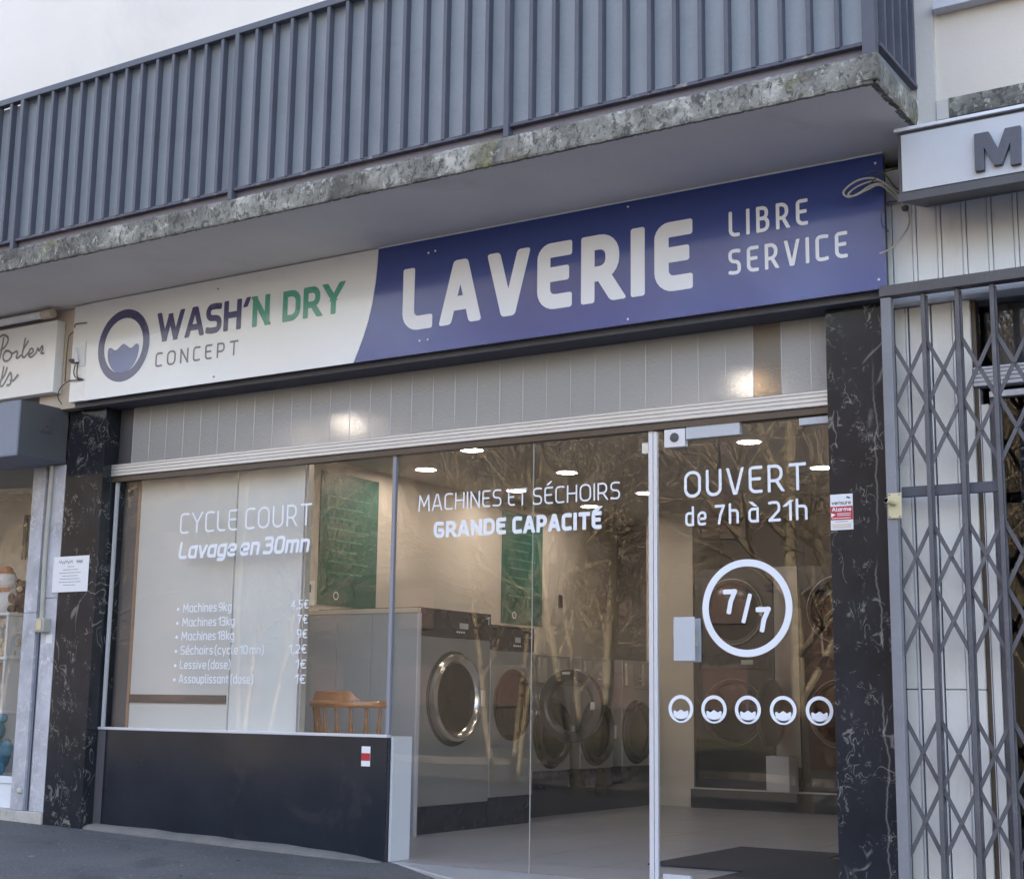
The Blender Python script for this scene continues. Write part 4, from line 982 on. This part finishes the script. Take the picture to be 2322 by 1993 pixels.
bx('marble_slab', 'grey_marble', LP, -8.404, -8.262, -.12, .10, 1.62, 2.568, .002)
bx('marble_slab', 'grey_marble', LP, -8.404, -8.262, -.12, .10, .152, 1.617, .002)
bx('shutter_rail', 'shutter_front', LP, -8.470, -8.406, -.100, .08, .152, 2.568)
bx('rail_slot', 'gap', LP, -8.446, -8.434, -.1015, -.1005, .152, 2.568)
bx('plinth', 'plinth', LP, -12, -8.262, -.135, .10, .06, .150, .005)
bx('hinge_catch', 'alu', LP, -8.53, -8.485, -.132, -.121, .27, .30, .003)
CP = thing('conduit', 'cream conduit pipe running down to a small socket box on the pale marble', 'pipe', (-8.39, -.14, 1.4))
build(MB().tube([(-8.388, -.140, 2.565), (-8.392, -.140, 2.2), (-8.396, -.140, 1.9), (-8.385, -.14, 1.47)], .016, 10), 'pipe', 'plastic_grey', CP, smooth=True)
cb = bx('socket_box', 'plastic_grey', CP, -8.398, -8.310, -.185, -.121, 1.375, 1.475, .008)
bx('cover', 'plastic_beige', cb, -8.385, -8.330, -.190, -.1855, 1.39, 1.46, .004)
tag(bx('label_tag', 'paper', None, -8.345, -8.285, -.1235, -.1215, 1.30, 1.36), 'tiny white label stuck under the socket box', 'label')
PN = thing('paper_notice', 'square white paper notice taped across the marble joint', 'notice', (-8.14, -.125, 1.65))
sh_ = bx('sheet', 'paper', PN, -8.317, -7.955, -.1265, -.1245, 1.655, 1.905); PN.rotation_euler = (0, 0, 0)
q = MB(); 
for a, b_ in ((-8.26, -8.12), (-8.08, -8.02)):
    pl = [Vector((a+(b_-a)*t/22, 1.865+.011*math.sin(t*1.9)+.004*math.sin(t*.7))) for t in range(23)]; ribbon(q, pl, .0022, -.1272)
build_flat(q, 'heading', 'print_grey', PN)
for i, (a, b_) in enumerate(((-8.165, -8.10), (-8.21, -8.06), (-8.25, -8.03), (-8.22, -8.06), (-8.24, -8.04), (-8.25, -8.03), (-8.20, -8.08))):
    q = MB(); z = 1.832-i*.0215; x = a
    while x < b_:
        L = random.uniform(.008, .022); ribbon(q, [Vector((x, z)), Vector((min(b_, x+L), z))], .0024, -.1272, cap=0); x += L+.004
    build_flat(q, 'text_line', 'print_grey', PN)
LW = thing('neighbour_display_window', 'neighbouring shop window with toys behind the glass, cut by the left edge', 'window', (-9, 0, .4))
bx('pane', 'glass', LW, -12, -8.607, -.004, .004, .37, 2.60)
bx('bottom_rail', 'white_paint', LW, -12, -8.606, -.03, .03, .32, .37, .003)
bx('apron', 'white_paint', LW, -12, -8.606, -.02, .02, .152, .318)
bx('back_panel', 'beige_plaster', LW, -12, -8.30, .95, 1.0, .0, 2.75)
bx('side_panel', 'render_grey', LW, -8.606, -8.58, .02, .95, .1, 2.62)
bx('head', 'plastic_grey', LW, -12, -8.606, -.02, .95, 2.60, 2.62)
bx('floor_board', 'shelf', LW, -12, -8.606, .03, .95, .33, .36)
gr = thing('mirrored_bars', 'dark barred grille on the back of the toy window', 'reflection', (-9.6, .6, 2.2))
for i in range(6): bx('bar', 'dark_metal', gr, -9.95+i*.075, -9.91+i*.075, .92, .94, 2.05, 2.42)  # solid bars built to stand for bars mirrored in the pane
def shelf_unit():
    t = thing('toy_shelf', 'white display shelf with rounded ends in the toy window', 'shelf', (-9.3, .3, 1.2))
    for z in (1.53, 1.20, .80): bx('board', 'shelf', t, -9.9, -9.13, .18, .50, z, z+.025, .006)
    for x in (-9.86, -9.17): bx('side', 'shelf', t, x, x+.02, .19, .49, .37, 1.53)
    bx('pink_back', 'toy_pink', t, -9.83, -9.18, .47, .48, .825, 1.19)
shelf_unit()
sn = thing('snowman_toy', 'white plush snowman with an orange hat on the top shelf', 'toy', (-9.38, .34, 1.556))
for (cx_, cz_, r_, m_) in ((0, 1.64, .11, 'body'), (0, 1.80, .08, 'head')): build(MB().ball((-9.38, .34, cz_+.005), r_), m_, 'toy_white', sn, smooth=True)
build(MB().lathe([(.070, 0), (.05, .02), (.04, .05), (0, .065)], (-9.39, .34, 1.862), 'z', 16), 'hat', 'toy_orange', sn, smooth=True)
build(MB().tube([(-9.38, .265, 1.80), (-9.37, .20, 1.79)], .014, 8, .002), 'nose', 'toy_orange', sn, smooth=True)
for z in (1.60, 1.67, 1.72): build(MB().ball((-9.36, .235, z), .011), 'button', 'print_black', sn, smooth=True)
build(MB().tube([(-9.455, .31, 1.735), (-9.38, .25, 1.725), (-9.31, .31, 1.735)], .018, 8), 'scarf', 'toy_orange', sn, smooth=True)
def plush(name, label, x, y, z, m_, s_=1.0, rot=0):
    t = thing(name, label, 'toy', (0, 0, 0))
    build(MB().ball((0, 0, .085*s_), .085*s_), 'body', m_, t, smooth=True); build(MB().ball((0, -.02*s_, .20*s_), .062*s_), 'head', m_, t, smooth=True)
    for e in (-1, 1):
        build(MB().ball((e*.045*s_, -.01*s_, .255*s_), .022*s_), 'ear', m_, t, smooth=True)
        build(MB().ball((e*.06*s_, -.07*s_, .03*s_), .035*s_), 'foot', m_, t, smooth=True)
        build(MB().ball((e*.085*s_, -.04*s_, .12*s_), .028*s_, 1.5), 'arm', m_, t, smooth=True)
    build(MB().ball((0, -.075*s_, .19*s_), .024*s_), 'muzzle', 'toy_cream', t, smooth=True)
    t.location = (x, y, z); t.rotation_euler = (0, 0, rot); return t
plush('plush_toy', 'dark brown plush animal beside the snowman', -9.20, .36, 1.556, 'toy_brown', .95, .4)
plush('plush_toy', 'cream plush animal on the middle shelf', -9.24, .32, 1.226, 'toy_cream', .9, .2)
plush('plush_toy', 'white plush animal on the middle shelf further left', -9.42, .32, 1.226, 'toy_white', .9, .6)
plush('plush_toy', 'small cream and red plush on the lower shelf', -9.26, .30, .826, 'toy_cream', .7, .2)
bt = plush('plush_toy', 'large teal blue plush with a red mouth at the bottom of the window', -9.16, .14, .362, 'toy_blue', 1.6, .5)
build(MB().ball((.02, -.16, .27), .035), 'mouth', 'toy_red', bt, smooth=True)

# ================================================================== RIGHT NEIGHBOUR
MS = thing('light_box_sign', 'grey light box sign with a raised dark letter M at the right edge', 'sign', (-1.6, -.5, 3.3))
q = MB().add([(x, y, z) for x in (-2.030, -.9) for y, z in ((-.590, 3.290), (-.16, 3.395), (-.16, 3.632), (-.590, 3.632))], [(0, 1, 2, 3), (4, 7, 6, 5), (0, 4, 5, 1), (1, 5, 6, 2), (2, 6, 7, 3), (3, 7, 4, 0)])
build(q, 'case', 'dark_metal', MS, .003)
bx('face', 'steel_plate', MS, -2.010, -.92, -.600, -.591, 3.335, 3.618, .002)
bx('top_flashing', 'alu_pale', MS, -2.040, -.89, -.612, -.508, 3.634, 3.652, .003)
bx('bottom_trim', 'dark_metal', MS, -2.032, -.9, -.604, -.592, 3.285, 3.33, .003)
Mp = [(-1.668, 3.372), (-1.626, 3.372), (-1.624, 3.480), (-1.582, 3.385), (-1.546, 3.385), (-1.506, 3.480), (-1.508, 3.372), (-1.464, 3.372), (-1.457, 3.554), (-1.526, 3.554), (-1.562, 3.462), (-1.600, 3.554), (-1.666, 3.554)]
Mp = [(x+.006, z-.008) for x, z in Mp]
build(MB().prism(Mp, -.626, -.601), 'letter_M', 'rail', MS, .002)
CL = thing('white_cladding', 'white painted tongue and groove boards under the light box sign', 'cladding', (-1.7, -.12, 3.0))
x = -2.245
bx('board', 'white_paint', CL, x, x+.036, -.150, -.102, 2.995, 3.44, .003)
for i in range(10):
    x = -2.205+i*.1235
    bx('board', 'white_paint', CL, x, x+.100, -.155, -.102, 2.995, 3.44, .006)
    bx('cover_strip', 'white_paint', CL, x+.103, x+.1205, -.160, -.102, 2.995, 3.44, .003)
GP = thing('white_side_panels', 'white panelled wall behind the folding gate', 'cladding', (-2.05, 0, 0))
for x0, x1 in ((-2.252, -2.196), (-2.176, -2.082), (-2.062, -1.962), (-1.946, -1.872)):
    bx('board', 'white_panel', GP, x0, x1, -.02, .02, 1.022, 2.93, .004); bx('board', 'white_panel', GP, x0, x1, -.02, .02, -.12, 1.018, .004)
for x in (-2.193, -2.079, -1.959): bx('cover_strip', 'alu_pale', GP, x, x+.010, -.026, .02, -.12, 2.93, .002)
bx('backing', 'gap', GP, -2.253, -1.87, .021, .04, -.12, 2.93)
RD = thing('neighbour_shop_door', 'neighbouring shop front with brown frame and reflective dark glass behind the gate', 'door', (-1.4, 0, 0))
bx('jamb', 'alu_brown', RD, -1.868, -1.850, .0, .06, -.12, 2.93)
bx('jamb_bead', 'alu_pale', RD, -1.849, -1.845, .0, .06, -.12, 2.48)
tag(bx('stile', 'white_panel', RD, -1.842, -1.804, .0, .05, -.12, 2.40, .004), 'pale door stile')
bx('stile', 'gate', RD, -1.802, -1.752, .01, .05, -.12, 2.46, .003)
bx('curtain', 'curtain', RD, -1.80, -.9, .10, .11, 2.60, 2.92)
bx('added_backdrop', 'curtain', RD, -1.74, -.9, .30, .31, -.05, 2.42)  # board added close behind the glass to lighten the unlit doorway
rr_ = bx('transom_bar', 'alu_pale', RD, -1.868, -.9, -.02, .05, 2.488, 2.584, .003)
for z in (2.507, 2.528, 2.549, 2.568): bx('groove', 'gate', rr_, -1.868, -.9, -.022, -.0205, z, z+.004)
bx('head_bar', 'alu_pale', RD, -1.80, -.9, .0, .05, 2.43, 2.462, .003)
bx('pane', 'glass_dark', RD, -1.75, -.9, .028, .034, -.10, 2.43)
bx('transom_pane', 'glass_dark', RD, -1.84, -.9, .02, .026, 2.586, 2.93)
bx('room_back', 'plastic_grey', RD, -2.1, .9, 1.6, 1.65, -.1, 2.95); bx('room_floor', 'tile', RD, -2.1, .9, .06, 1.6, -.10, -.08)
st_ = thing('shop_fixture', 'dark display stand with pale and blue stationery behind the neighbouring glass', 'display stand', (-1.5, .5, 0))
for z in (.7, 1.02, 1.35): bx('shelf', 'dark_metal', st_, -1.72, -1.0, .10, .29, z, z+.02)
for i in range(6): bx('card', ('paper', 'toy_blue', 'paper')[i % 3], st_, -1.70+i*.10, -1.64+i*.10, .12, .13, 1.042, 1.042+.06+.02*(i % 3))
RS = struct(bx('neighbour_floor', 'concrete', None, -2.2, 14, .005, 6.6, -.2, -.105))
bx('side_wall', 'render_white', B, -.88, 14, -.05, .1, -.3, 2.93)
# folding gate
WO = thing('wire_ornament', 'white coiled wire ornament hanging behind the neighbouring door glass', 'ornament', (-1.62, .15, 2.0))
build(MB().tube([(-1.66+.035*math.cos(a*.5)*(1+.25*math.sin(a*.11)), .16+.02*math.sin(a*.5), 2.22-a*.0042) for a in range(90)], .0035, 5), 'coil', 'vinyl', WO, smooth=True)
build(MB().tube([(-1.60+.03*math.cos(a*.3), .16, 1.72+.022*math.sin(a*.3)) for a in range(22)], .004, 5), 'loop', 'vinyl', WO, smooth=True)
build(MB().tube(curve_pts([(-1.70, .16, 2.30), (-1.64, .16, 2.36), (-1.56, .16, 2.30), (-1.60, .16, 2.22), (-1.68, .16, 2.24)], 5), .004, 5), 'figure', 'vinyl', WO, smooth=True)
FG = thing('folding_gate', 'grey metal folding lattice gate drawn across the neighbouring shop front', 'gate', (-1.7, -.22, 0))
bx('post', 'gate_post', FG, -2.248, -2.196, -.25, -.20, -.15, 2.935, .004)
bx('top_rail', 'gate', FG, -2.250, -.9, -.262, -.19, 2.937, 2.992, .003)
pk = bx('picket', 'gate', FG, -2.053, -2.032, -.235, -.215, -.12, 2.935, .003)
pb_ = bx('picket', 'gate', FG, -2.055, -2.030, -.195, -.180, -.12, 2.935, .003)
for i in range(1, 7): rep(pk, (.1665*i, 0, 0)); rep(pb_, (.1665*i, 0, 0))
def diag(zc, sgn, y0):
    L = Vector((.0805, .158)); d = L.normalized(); n_ = Vector((-d.y, d.x))*.0095
    pts = [(-2.1245+sgn*(a*L.x+b_*n_.x), zc+a*L.y+b_*n_.y) for a, b_ in ((-1, -1), (1, -1), (1, 1), (-1, 1))]
    return build(MB().prism(pts, y0, y0+.005), 'lattice_bar', 'gate', FG)
rv0 = None
for zc in (2.545, 2.235, 1.640, 1.332, .722, .408):
    a = diag(zc, 1, -.2135); b_ = diag(zc, -1, -.2065)
    r_ = build(MB().lathe([(.007, 0), (.006, -.004), (0, -.005)], (-2.1245, -.2135, zc), 'y', 8), 'rivet', 'gate', FG)
    for i in range(1, 7): rep(a, (.1665*i, 0, 0)); rep(b_, (.1665*i, 0, 0)); rep(r_, (.1665*i, 0, 0))
bx('cross_bar', 'rail', FG, -2.196, -1.722, -.178, -.165, 1.938, 1.992, .006)
IC = thing('key_switch_box', 'yellowed plastic plate with a round tube on the gate post', 'switch', (-2.2, -.26, 1.89))
bx('plate', 'plastic_beige', IC, -2.238, -2.172, -.262, -.251, 1.828, 1.952, .004)
build(MB().tube([(-2.205, -.262, 1.902), (-2.222, -.33, 1.908)], .0135, 12), 'tube', 'plastic_beige', IC, smooth=True)
build(MB().lathe([(.011, 0), (.0, 0.0)], (-2.2222, -.3315, 1.908), 'y', 12), 'tube_mouth', 'dark_metal', IC)
for a, b_ in ((-2.229, 1.943), (-2.181, 1.943), (-2.229, 1.837), (-2.181, 1.837)): bx('screw', 'dark_metal', IC, a-.003, a+.003, -.264, -.262, b_-.003, b_+.003)
CB = thing('loose_cables', 'loop of loose white cables hanging at the right end of the blue sign', 'cable', (-2.15, -.3, 3.4))
for pts, r_, m_ in (([(-2.118, -.22, 3.392), (-2.143, -.27, 3.456), (-2.185, -.32, 3.5), (-2.238, -.33, 3.533), (-2.309, -.33, 3.537), (-2.364, -.33, 3.515), (-2.394, -.33, 3.483), (-2.365, -.33, 3.457), (-2.311, -.33, 3.468), (-2.257, -.33, 3.495), (-2.203, -.31, 3.503), (-2.151, -.26, 3.471), (-2.122, -.21, 3.421)], .0050, 'cable_white'),
   ([(-2.11, -.22, 3.40), (-2.15, -.27, 3.47), (-2.20, -.31, 3.515), (-2.26, -.32, 3.522), (-2.33, -.33, 3.50), (-2.37, -.33, 3.47), (-2.33, -.34, 3.455), (-2.27, -.33, 3.478), (-2.20, -.32, 3.49), (-2.13, -.22, 3.41)], .0045, 'cable_white'),
   ([(-2.10, -.21, 3.45), (-2.138, -.30, 3.478), (-2.175, -.33, 3.539), (-2.228, -.33, 3.569), (-2.272, -.33, 3.562)], .0035, 'cable_dark'),
   ([(-2.114, -.20, 3.402), (-2.095, -.22, 3.327), (-2.101, -.25, 3.265), (-2.134, -.28, 3.208), (-2.17, -.29, 3.168), (-2.227, -.30, 3.147)], .0045, 'plastic_grey'),
   ([(-2.12, -.21, 3.605), (-2.150, -.29, 3.575), (-2.193, -.33, 3.551), (-2.265, -.33, 3.501)], .0035, 'cable_dark'),
   ([(-2.13, -.21, 3.43), (-2.18, -.30, 3.404), (-2.212, -.30, 3.347), (-2.21, -.29, 3.292), (-2.184, -.28, 3.261)], .0035, 'print_navy')):
    build(MB().tube(curve_pts(pts, 5), r_, 7), 'cable', m_, CB, smooth=True)
build(MB().ball((-2.116, -.215, 3.39), .018), 'junction', 'dark_metal', CB, smooth=True)

# ================================================================== ACROSS THE STREET (seen in the glass reflections)
def tree(seed, x, y, label, multi=1, h=9.0, first_b=.25, sc_=1.0):
    rnd = random.Random(seed); z0 = -.35
    t = thing('bare_tree', label, 'tree', (0, 0, 0), 'bare winter trees across the street')
    trunk = MB(); crown = MB(); cnt = [0]
    def branch(p, d, L, r_, lvl):
        if lvl > 4: return
        k_ = (8, 6, 5, 4, 3)[lvl]; pts = [p]; q = Vector(p); dd = Vector(d)
        for i in range(k_):
            dd = (dd+Vector((rnd.uniform(-1, 1), rnd.uniform(-1, 1), rnd.uniform(-.5, .7)))*(.09+.06*lvl)).normalized()
            if lvl > 0: dd.z += .04
            q = q+dd*(L/k_); pts.append(Vector(q))
        (trunk if lvl == 0 else crown).tube(pts, r_, (8, 6, 4, 3, 3)[lvl], max(.006, r_*.45))
        nb = ((13 if multi == 1 else 8), 7, 5, 3, 0)[lvl]
        for b_ in range(nb):
            f = first_b+(1-first_b)*(b_+rnd.random())/nb if lvl == 0 else .15+.85*(b_+rnd.random()*.6)/nb
            fi = min(k_-1, int(f*k_)); pp = pts[fi].lerp(pts[fi+1], f*k_-fi)
            a = rnd.uniform(0, 2*math.pi); tilt = rnd.uniform(.35, 1.0)
            base = (pts[fi+1]-pts[fi]).normalized()
            s_ = base.orthogonal().normalized(); s_ = Matrix.Rotation(a, 3, base) @ s_
            nd = (base*math.cos(tilt)+s_*math.sin(tilt)).normalized()
            branch(pp, nd, L*((.30, .55, .6, .6)[min(lvl, 3)])*rnd.uniform(.8, 1.25), max(.009, r_*(1-f*.4)*rnd.uniform(.42, .58)), lvl+1)
    for q in range(multi):
        a = 2*math.pi*q/multi+rnd.random(); sp = .10 if multi > 1 else 0
        branch(Vector((math.cos(a)*sp*2, math.sin(a)*sp*2, z0)), Vector((math.cos(a)*sp*1.6, math.sin(a)*sp*1.6, 1)).normalized(), h*rnd.uniform(.85, 1.05), .10 if multi == 1 else .048, 0)
    build(trunk, 'trunk', 'bark', t); build(crown, 'crown', 'bark', t)
    t.location = (x, y, 0); return t
TY = -10.4
T1 = tree(3, -9.9, TY, 'bare multi stemmed tree opposite the glass door', 4, 7.5, .2)
T2 = tree(11, -21.6, TY-.4, 'bare single trunk tree opposite the shop window', 1, 8.5, .16)
T3 = tree(23, -11.9, TY-1.2, 'slender bare tree between the two larger ones opposite', 3, 8, .2)
for i, (src, x, y, rz, lab) in enumerate(((T2, -6.9, TY-.2, 1.9, 'bare tree opposite the marble pillar'), (T1, -23.4, TY-1, 2.4, 'bare multi stemmed tree far left by the kerb'), (T3, -17.9, TY-2.2, .8, 'slender bare tree left by the kerb'), (T2, -26.5, TY-.5, 4.0, 'bare tree farthest left by the kerb'), (T3, -4.0, TY-.9, 3.3, 'slender bare tree opposite the folding gate'))):
    c = copy_tree(src); c.location = (x, y, 0); c.rotation_euler = (0, 0, rz); c['label'] = lab
OB = thing('opposite_building', 'long brown brick building behind the trees across the street', 'building', (-20, -36, 0))
bx('wall', 'far_wall', OB, -75, 8, -46, -36, -.5, 11.6)
bx('roof', 'far_roof', OB, -75.5, 8.5, -46.5, -35.6, 11.6, 12.0)
wf = None
for r_ in range(4):
    for i in range(20):
        x = -72+i*4.0; z = .9+r_*2.7
        if wf is None: wf = bx('window', 'far_roof', OB, x-.06, x+1.46, -35.99, -35.95, z-.06, z+1.36); bx('shutter', 'strip_brown', wf, x, x+1.4, -35.945, -35.94, z, z+1.3); wx, wz = x, z
        else: rep(wf, (x-wx, 0, z-wz))
WK = thing('brown_block', 'unseen reddish brown kiosk standing across the street', 'block', (-10.1, -20, 0))
bx('wall', 'brown_wood', WK, -10.7, -9.6, -20.6, -19.2, -.4, 3.1); bx('roof', 'far_roof', WK, -10.9, -9.4, -20.8, -19.0, 3.1, 3.25)  # added out of view to give the door glass its reddish reflection
